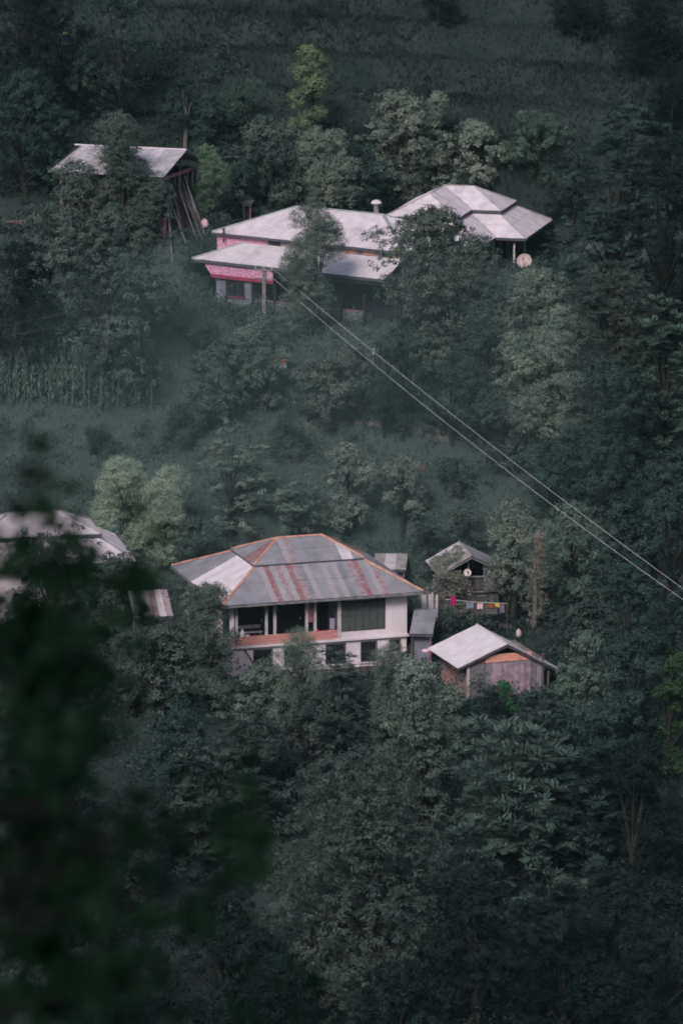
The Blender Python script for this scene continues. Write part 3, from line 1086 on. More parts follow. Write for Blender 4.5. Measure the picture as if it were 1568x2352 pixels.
# ------------------------------------------------------------------ white roofed shed, lower right
def shed():
    r = empty('gable_shed', D_org, PSI_D, 'low shed with white gable roof and salmon band under the gable', 'shed')
    s = mpp(D_r)
    L = 5.8
    h = D_h
    wl, wr = 122 * s, 133 * s
    dl, dr = 1.34, 2.05
    ra, rb = Vector((0, L, h)), Vector((0, 0, h))
    roof = MB().prism([(-wl + 0.1, 0.1, h - dl - 0.02), (0, 0.1, h - 0.08), (wr - 0.1, 0.1, h - dr - 0.02)], (0, L - 0.2, 0)).build('roof', 'timber_dark', r)
    # the filled prism is only the rafters' depth: replace it by two thin boards
    me = roof.data
    me.clear_geometry()
    b = MB()
    b.prism([(-wl, 0.05, h - dl - 0.06), (0, 0.05, h - 0.06), (0, L - 0.05, h - 0.06), (-wl, L - 0.05, h - dl - 0.06)], (0, 0, 0.03))
    b.prism([(wr, 0.05, h - dr - 0.06), (wr, L - 0.05, h - dr - 0.06), (0, L - 0.05, h - 0.06), (0, 0.05, h - 0.06)], (0, 0, 0.03))
    me.from_pydata(b.v, [], b.f)
    me.update()
    sheets([(-wl, 0, h - dl), (-wl, L, h - dl), (0, L, h), (0, 0, h)], (0, 1, 0), roof, lambda i, k, c: 'sheet_bright', 1.1)
    sheets([(wr, 0, h - dr), (wr, L, h - dr), (0, L, h), (0, 0, h)], (0, 1, 0), roof, lambda i, k, c: 'sheet_old' if i % 3 == 1 else 'sheet_white2', 1.1)
    cap(r, [ra + Vector((0, 0, 0.04)), rb + Vector((0, 0, 0.04))], 'sheet_white2', 0.08)
    MB().beam((-wl, 0.02, h - dl - 0.10), (0, 0.02, h - 0.10), 0.05, 0.12).build('barge_board', 'fascia_dark', r)
    MB().beam((wr, 0.02, h - dr - 0.10), (0, 0.02, h - 0.10), 0.05, 0.12).build('barge_board', 'fascia_dark', r)
    xl, xr = -2.62, 2.55
    zb = h - 0.66
    yf = 0.28
    # walls: planks, one by one, below the band
    core = MB().box(xl, xr, yf + 0.05, L - 0.4, -1.0, h - 1.12).build('wall', 'mud_wall', r)
    n = 13
    for i in range(n):
        x = xl + (xr - xl) * i / n
        m = ('timber_grey', 'plaster_grey', 'timber_grey', 'timber_pink', 'plaster_grey')[(i * 7) % 5]
        MB().box(x + 0.012, x + (xr - xl) / n - 0.012, yf - 0.0, yf + 0.04, -0.9, zb - 0.54 + rnd.uniform(-0.02, 0.02)).build('plank', 'plank_mauve' if 3 < i < 11 else m, core)
    MB().box(-1.45, 1.75, yf - 0.06, yf + 0.04, zb - 0.52, zb).build('band', 'salmon_band', r)
    MB().box(xl + 0.35, -1.46, yf - 0.05, yf + 0.04, zb - 0.52, zb - 0.2).build('band_end', 'timber_pink', r)
    MB().box(xl + 0.1, xl + 1.15, yf - 0.055, yf - 0.003, -0.9, zb - 0.55).build('door', 'timber_grey', r)
    MB().box(xl - 0.1, xl + 0.05, yf - 0.09, yf + 0.06, -1.0, zb - 0.3).build('post', 'post_pale', r)
    MB().box(xr - 0.05, xr + 0.1, yf - 0.09, yf + 0.06, -1.0, zb - 0.2).build('post', 'timber', r)
    MB().box(wr - 0.9, wr - 0.78, yf - 0.1, yf + 0.02, -1.0, h - dr).build('post', 'timber', r)
    MB().box(xl - 0.06, xl - 0.003, yf + 0.1, L - 0.5, -1.0, h - dl + 0.25).build('side_wall', 'brick_faded', r)
    return r


shed()


# ------------------------------------------------------------------ old hut with a creeper, right of the house
def hut():
    r = empty('old_hut', C_org, PSI_C, 'weathered timber hut with open attic and rusty sheet roof under creeper', 'hut')
    L, h = 4.6, C_h
    wl, wr = 2.35, 2.3
    dl, dr = 1.25, 1.15
    roof = MB()
    roof.prism([(-wl, 0.05, h - dl - 0.06), (0, 0.05, h - 0.06), (0, L - 0.05, h - 0.06), (-wl, L - 0.05, h - dl - 0.06)], (0, 0, 0.03))
    roof.prism([(wr, 0.05, h - dr - 0.06), (wr, L - 0.05, h - dr - 0.06), (0, L - 0.05, h - 0.06), (0, 0.05, h - 0.06)], (0, 0, 0.03))
    roof = roof.build('roof', 'timber_dark', r)
    sheets([(-wl, 0, h - dl), (-wl, L, h - dl), (0, L, h), (0, 0, h)], (0, 1, 0), roof, lambda i, k, c: ('sheet_old', 'sheet_rust_light', 'sheet_white2')[i % 3], 0.75)
    sheets([(wr, 0, h - dr), (wr, L, h - dr), (0, L, h), (0, 0, h)], (0, 1, 0), roof, lambda i, k, c: 'sheet_grey', 0.75)
    cap(r, [(0, L, h + 0.04), (0, 0, h + 0.04)], 'sheet_old', 0.08)
    MB().beam((-wl, 0.0, h - dl - 0.10), (0, 0.0, h - 0.10), 0.05, 0.10).build('barge_board', 'timber_grey', r)
    MB().beam((wr, 0.0, h - dr - 0.10), (0, 0.0, h - 0.10), 0.05, 0.10).build('barge_board', 'timber_grey', r)
    xl, xr, yf = -1.95, 2.0, 0.45
    zf = 1.75
    MB().box(xl, xr, yf + 0.1, L - 0.3, -0.8, zf - 0.08).build('wall', 'stone_grey', r)
    MB().box(xl, xr, yf - 0.1, L - 0.3, zf - 0.077, zf).build('attic_floor', 'timber_grey', r)
    MB().box(xl + 0.1, xr - 0.1, L - 0.5, L - 0.35, zf + 0.003, h - 0.9).build('attic_wall', 'timber_dark', r)
    for x in (xl + 0.05, -0.15, 0.95, xr - 0.05):
        MB().box(x - 0.05, x + 0.05, yf - 0.05, yf + 0.05, zf + 0.003, h - 0.2 - abs(x) * 0.52).build('post', 'timber_grey', r)
    MB().box(-0.1, xr - 0.05, yf - 0.04, yf + 0.03, zf + 0.95, zf + 1.08).build('rail', 'timber_grey', r)
    for i in range(5):
        MB().box(1.0, xr - 0.12, yf + 0.0, yf + 0.03, zf + 0.06 + i * 0.17, zf + 0.2 + i * 0.17).build('plank', 'timber_grey', r)
    MB().box(0.1, 0.85, yf + 0.06, yf + 0.10, zf + 0.1, zf + 0.9).build('shutter', 'timber', r)
    window(r, -1.45, -1.0, yf + 0.1, 0.55, 1.25, 0, 0)
    MB().box(0.2, 1.0, yf + 0.04, yf + 0.097, -0.5, 1.35).build('door', 'timber', r)
    return r


hut()


def wC(x, y, z):
    X, Y = local(C_org, PSI_C, x, y)
    return Vector((X, Y, C_org.z + z))


# ------------------------------------------------------------------ left house, mostly behind leaves
def left_house():
    r = empty('left_house', F_org, PSI_F, 'white house at left edge with two tier pale roof behind leaves', 'house')
    h = F_h
    L, W = 12.5, 9.0
    X, Y = (1, 0, 0), (0, 1, 0)
    e = [Vector((-L, 0, h)), Vector((0, 0, h)), Vector((0, W, h)), Vector((-L, W, h))]
    t, rise = 2.4, 1.35
    inn = [Vector((-L + t, t, h + rise)), Vector((-t, t, h + rise)), Vector((-t, W - t, h + rise)), Vector((-L + t, W - t, h + rise))]
    roof = MB().prism([p - Vector((0, 0, 0.04)) for p in e], (0, 0, 0.02)).build('roof', 'interior_dark', r)
    pk = lambda i, k, c: ('sheet_white', 'sheet_white2', 'sheet_white2')[i % 3]
    for i in range(4):
        j = (i + 1) % 4
        sheets([e[i], e[j], inn[j], inn[i]], e[j] - e[i], roof, pk, 0.9)
    up = Vector((0, 0, 0.22))
    q = 0.35
    ue = [Vector((-L + t - q, t - q, h + rise)) + up, Vector((-t + q, t - q, h + rise)) + up, Vector((-t + q, W - t + q, h + rise)) + up, Vector((-L + t - q, W - t + q, h + rise)) + up]
    hw = (ue[3].y - ue[0].y) / 2
    pa = Vector((ue[0].x + hw, W / 2, ue[0].z + 1.15))
    pb = Vector((ue[1].x - hw, W / 2, ue[0].z + 1.15))
    ut = MB().prism([p - Vector((0, 0, 0.04)) for p in ue], (0, 0, 0.02)).build('upper_roof', 'interior_dark', r)
    sheets([ue[0], ue[1], pb, pa], X, ut, pk, 0.9)
    sheets([ue[1], ue[2], pb], Y, ut, pk, 0.9)
    sheets([ue[2], ue[3], pa, pb], X, ut, pk, 0.9)
    sheets([ue[3], ue[0], pa], Y, ut, pk, 0.9)
    for a, b in ((ue[0], pa), (ue[1], pb), (ue[2], pb), (ue[3], pa), (pa, pb)):
        cap(r, [a + up * 0.2, b + up * 0.2], 'sheet_old', 0.08)
    fascia(r, ue, 'fascia_dark', 0.18, 0.05, True)
    fascia(r, e, 'fascia_dark', 0.18, 0.05, True)
    o = 0.9
    wallbox(r, -L + o, -o, o, W - o, -1.0, h - 0.05, 'plaster_white')
    wallbox(r, -L + t + 0.1, -t - 0.1, t + 0.1, W - t - 0.1, h - 0.04, h + rise + 0.2, 'plaster_grey', 'upper_wall')
    for i in range(4):
        window(r, -L + 1.6 + i * 2.6, -L + 2.8 + i * 2.6, o, 1.2, 2.6, 1, 1, sill='plaster_white')
    return r


left_house()


# ------------------------------------------------------------------ small outbuildings
def lean_to(name, label, u, v, Y, psi, L, W, h, drop, sheet, wall_m, wall_h, open_front=False, rise_back=True):
    """single slope roof; (u, v) = front-left corner of the eaves"""
    p = at(u, v, Y)
    org = Vector((p.x, p.y, p.z - h))
    r = empty(name, org, psi, label, 'shed')
    e = [Vector((0, 0, h)), Vector((L, 0, h)), Vector((L, W, h + drop)), Vector((0, W, h + drop))]
    roof = MB().prism([q - Vector((0, 0, 0.05)) for q in e], (0, 0, 0.03)).build('roof', 'timber_dark', r)
    sheets(e, (1, 0, 0), roof, lambda i, k, c: sheet[i % len(sheet)], 0.7 if len(sheet) < 4 else 0.4)
    fascia(r, [e[0], e[1]], 'fascia_dark', 0.12, 0.05, drop=0.04)
    MB().box(0.25, L - 0.25, 0.5 if not open_front else W - 0.6, W - 0.3, h - wall_h, h - 0.06).build('wall', wall_m, r)
    MB().box(0.1, 0.2, 0.15, 0.25, h - wall_h, h - 0.06).build('post', 'timber', r)
    MB().box(L - 0.2, L - 0.1, 0.15, 0.25, h - wall_h, h - 0.06).build('post', 'timber_pink', r)
    return r


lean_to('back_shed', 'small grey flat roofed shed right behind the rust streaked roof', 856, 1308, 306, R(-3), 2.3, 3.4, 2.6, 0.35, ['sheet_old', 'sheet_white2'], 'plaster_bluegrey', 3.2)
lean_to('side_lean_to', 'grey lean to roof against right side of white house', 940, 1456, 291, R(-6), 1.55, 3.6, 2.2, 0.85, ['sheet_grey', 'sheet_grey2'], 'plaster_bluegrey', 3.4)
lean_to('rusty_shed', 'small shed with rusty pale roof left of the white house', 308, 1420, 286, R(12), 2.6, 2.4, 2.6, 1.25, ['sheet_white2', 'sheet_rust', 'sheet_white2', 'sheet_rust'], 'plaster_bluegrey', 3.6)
lean_to('tiny_hut', 'tiny dark hut in shrubs behind the long pale roof', 555, 468, 352, R(-12), 0.8, 1.2, 1.6, 0.1, ['fascia_dark'], 'timber_dark', 1.8)

# corrugated fence beside the hut, upright boards
fo = at(962, 1403, 297)
fence = empty('board_fence', fo, R(-20), 'pale upright board fence between white house and old hut', 'fence')
for i in range(8):
    hh = 1.25 + rnd.uniform(-0.12, 0.12)
    MB().box(i * 0.17, i * 0.17 + 0.14, 0, 0.03, -0.6, hh).build('board', 'post_pale' if i % 3 else 'timber_grey', fence)
MB().box(0, 1.35, 0.033, 0.08, 0.5, 0.58).build('rail', 'timber', fence)


# ------------------------------------------------------------------ plants
class Cloud:
    """collects leaf quads with numpy"""
    def __init__(self, rng):
        self.rng = rng
        self.V, self.n = [], 0

    def add(self, base, dirv, side, ln, wd):
        tip = base + dirv * ln[:, None]
        mid = base + dirv * (ln * 0.3)[:, None]
        s = side * (wd * 0.5)[:, None]
        q = np.stack([mid - s, mid + s, tip], 1)
        self.V.append(q.reshape(-1, 3))
        self.n += len(base)

    def build(self, name, m, parent):
        V = np.concatenate(self.V)
        F = np.arange(len(V)).reshape(-1, 3)
        return np_mesh(name, V, F, m, parent)


def unit(v):
    return v / np.maximum(np.linalg.norm(v, axis=-1, keepdims=True), 1e-9)


def clump_leaves(cl, cen, rad, n, out, ln, wd, droop=0.0, upb=0.35):
    """n leaves in a clump at cen (k,3) with radius rad (k,), growth direction out (k,3)"""
    rng = cl.rng
    k = len(cen)
    d = unit(rng.normal(size=(k, n, 3)))
    rr = rng.random((k, n, 1)) ** 0.45
    p = cen[:, None, :] + d * rr * rad[:, None, None] * np.array([1, 1, 0.72])
    N = unit(d * 0.55 + out[:, None, :] * 0.75 + rng.normal(size=(k, n, 3)) * 0.42 + np.array([0, 0, 0.45]))
    g = d * 0.8 + rng.normal(size=(k, n, 3)) * 0.6 + np.array([0, 0, upb - droop])
    g = unit(g - N * (g * N).sum(-1, keepdims=True))
    sd_ = unit(np.cross(N, g))
    p, g, sd_ = p.reshape(-1, 3), g.reshape(-1, 3), sd_.reshape(-1, 3)
    m = len(p)
    cl.add(p, g, sd_, ln * rng.uniform(0.6, 1.3, m), wd * rng.uniform(0.7, 1.25, m))


def fronds(cl, cen, out, nf, flen, leaflet, droop=0.5):
    """rosettes of pinnate leaves"""
    rng = cl.rng
    for c, o in zip(cen, out):
        k = nf + rng.integers(-2, 3)
        az = np.linspace(0, 2 * np.pi, k, endpoint=False) + rng.random() * 6 + rng.normal(size=k) * 0.2
        el = rng.uniform(0.05, 0.75, k)
        D = np.stack([np.cos(az) * np.cos(el), np.sin(az) * np.cos(el), np.sin(el)], 1)
        D = unit(D + o * 0.55)
        fl = flen * rng.uniform(0.7, 1.15, k)
        m = 9
        ts = np.linspace(0.2, 1.0, m)
        S = unit(np.cross(D, np.array([0, 0, 1.0]) + rng.normal(size=(k, 3)) * 0.15))
        P = c + D[:, None, :] * (fl[:, None] * ts[None, :])[..., None]
        P[..., 2] -= droop * (fl[:, None] * ts[None, :] ** 2) * 0.55
        T = D[:, None, :] + np.array([0, 0, -1.0]) * (droop * 1.1 * ts)[None, :, None]
        T = unit(np.broadcast_to(T, P.shape))
        ll = leaflet * (1.0 - 0.45 * np.abs(ts - 0.45) / 0.55)
        for sgn in (-1, 1):
            g = unit(S[:, None, :] * sgn + T * 0.55 + np.array([0, 0, -0.25]) + rng.normal(size=P.shape) * 0.10)
            sd_ = unit(T - g * (T * g).sum(-1, keepdims=True))
            n = P.shape[0] * m
            cl.add(P.reshape(-1, 3), g.reshape(-1, 3), sd_.reshape(-1, 3), np.tile(ll, k), np.tile(ll, k) * 0.42)


def plant(name, label, u, vt, vb, wpx, kind='broad', tint=(0.08, 0.09, 0.085), dens=1.0, cat='tree', group=None, leaf='leaf', bark='bark', leaf_size=None,
          crown_lo=0.03, pos=None, seed=None, lobes=None, trunk_r=None, deep=1.0):
    p = pos if pos is not None else G(u, vb)
    s = mpp(p)
    W = wpx * s * 1.08
    Hh = (vb - vt) * s / math.cos(PITCH)
    rng = np.random.default_rng(seed if seed is not None else int(u * 7 + vt * 13) % 100000)
    root = empty(name, p, 0, label, cat, group)
    cl = Cloud(rng)
    zc0 = Hh * crown_lo
    ch = Hh - zc0
    # lobes make the uneven outline
    nl = lobes or max(6, int(5 + W * 1.3 + ch * 0.7))
    lob = []
    for i in range(nl):
        t = (i + rng.random()) / nl
        if kind == 'fine':
            prof = 0.9 - 0.25 * abs(t - 0.45) * 2
        elif kind == 'cone':
            prof = 1.0 - 0.85 * t
        else:
            prof = math.sqrt(max(0.05, 1 - (2 * t - 0.85) ** 2 * 0.8))
        a = rng.random() * 6.283
        rr = W / 2 * prof * rng.uniform(0.30, 0.78)
        lr = max(0.32, min(W, ch * 0.8) * rng.uniform(0.15, 0.27))
        lob.append((math.cos(a) * rr, math.sin(a) * rr * deep, zc0 + ch * (0.04 + 0.84 * t), lr))
    # one lobe tops the crown so that the height is met
    lob.append((rng.uniform(-0.1, 0.1) * W, 0, Hh - min(W, ch) * 0.2, min(W, ch) * 0.22))
    lob = np.array(lob)
    if kind == 'pinnate':
        fl = leaf_size or min(0.75, 0.28 + 0.07 * W)
        nr = max(7, int(1.9 * W * ch * dens / max(0.3, fl)))
        idx = rng.integers(0, len(lob), nr)
        d = unit(rng.normal(size=(nr, 3)) + np.array([0, -0.25, 0.5]))
        cen = lob[idx, :3] + d * lob[idx, 3:4] * rng.uniform(0.6, 1.25, (nr, 1))
        fronds(cl, cen, d, 9, fl, fl * 0.36)
    else:
        ls = 0.86 * (leaf_size or (0.25 if kind in ('broad', 'open') else 0.20))
        asp = {'broad': 0.6, 'fine': 0.36, 'open': 0.55, 'cone': 0.4, 'droop': 0.42}[kind]
        per = {'broad': 34, 'fine': 28, 'open': 26, 'cone': 30, 'droop': 32}[kind]
        k = max(14, int(3.7 * dens * W * ch * 0.8 / (ls * ls * asp * 0.36) / per))
        idx = rng.choice(len(lob), k, p=lob[:, 3] ** 2 / (lob[:, 3] ** 2).sum())
        d = unit(rng.normal(size=(k, 3)) + np.array([0, -0.2, 0.55]))
        shell = np.where(rng.random((k, 1)) < 0.2, rng.uniform(0.3, 0.8, (k, 1)), rng.uniform(0.82, 1.12, (k, 1)))
        if kind == 'open':
            shell = rng.uniform(0.3, 1.45, (k, 1))
        cen = lob[idx, :3] + d * lob[idx, 3:4] * shell * np.array([1, 1, 0.85 if kind != 'fine' else 1.2])
        rad = rng.uniform(0.14, 0.34, k) * (1.0 if kind != 'open' else 0.85)
        if kind == 'fine':      # upright twigs clothed in narrow leaves
            d = unit(d * 0.5 + np.array([0, 0, 1.0]))
            clump_leaves(cl, cen, rad, per, d, ls, ls * asp, 0.0, 0.7)
        elif kind == 'droop':
            clump_leaves(cl, cen, rad, per, d, ls, ls * asp, 0.9, 0.0)
        else:
            clump_leaves(cl, cen, rad, per, d, ls, ls * asp, 0.25, 0.2)
    cr = cl.build('crown', leaf, root)
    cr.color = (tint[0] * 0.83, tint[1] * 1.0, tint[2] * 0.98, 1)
    # trunk and limbs to the lobes
    mb = MB()
    tr = trunk_r or max(0.04, 0.018 * Hh + 0.012 * W)
    bend = Vector((rng.uniform(-0.06, 0.06) * Hh, rng.uniform(-0.04, 0.04) * Hh, 0))
    fork = Vector((0, 0, zc0 + ch * 0.25)) + bend
    mb.tube([(0, 0, -0.5), fork * 0.5 + Vector((bend.x * 0.4, 0, 0)), fork, Vector((lob[-1][0], lob[-1][1], Hh - ch * 0.12))], [tr * 1.25, tr, tr * 0.8, tr * 0.15], 7)
    for l in lob[:-1]:
        q = Vector(l[:3])
        st = Vector((0, 0, min(fork.z, max(zc0 * 0.5, q.z * 0.5)))) + bend * min(1, q.z * 0.5 / max(fork.z, 0.1))
        md = st.lerp(q, 0.5) + Vector((0, 0, 0.10 * (q - st).length))
        mb.tube([st, md, q], [tr * 0.42, tr * 0.26, tr * 0.08], 5, cap=False)
    mb.build('trunk', bark, root)
    return root


DK = (0.037, 0.054, 0.056)  # dark foliage, lowered further to carry some of the edge darkening
EDGE_DIM = (0.009, 0.016, 0.017)  # edge and corner darkening put into the leaf colour
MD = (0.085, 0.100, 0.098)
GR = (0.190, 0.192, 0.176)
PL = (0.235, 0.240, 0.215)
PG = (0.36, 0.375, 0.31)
GN = (0.040, 0.085, 0.052)

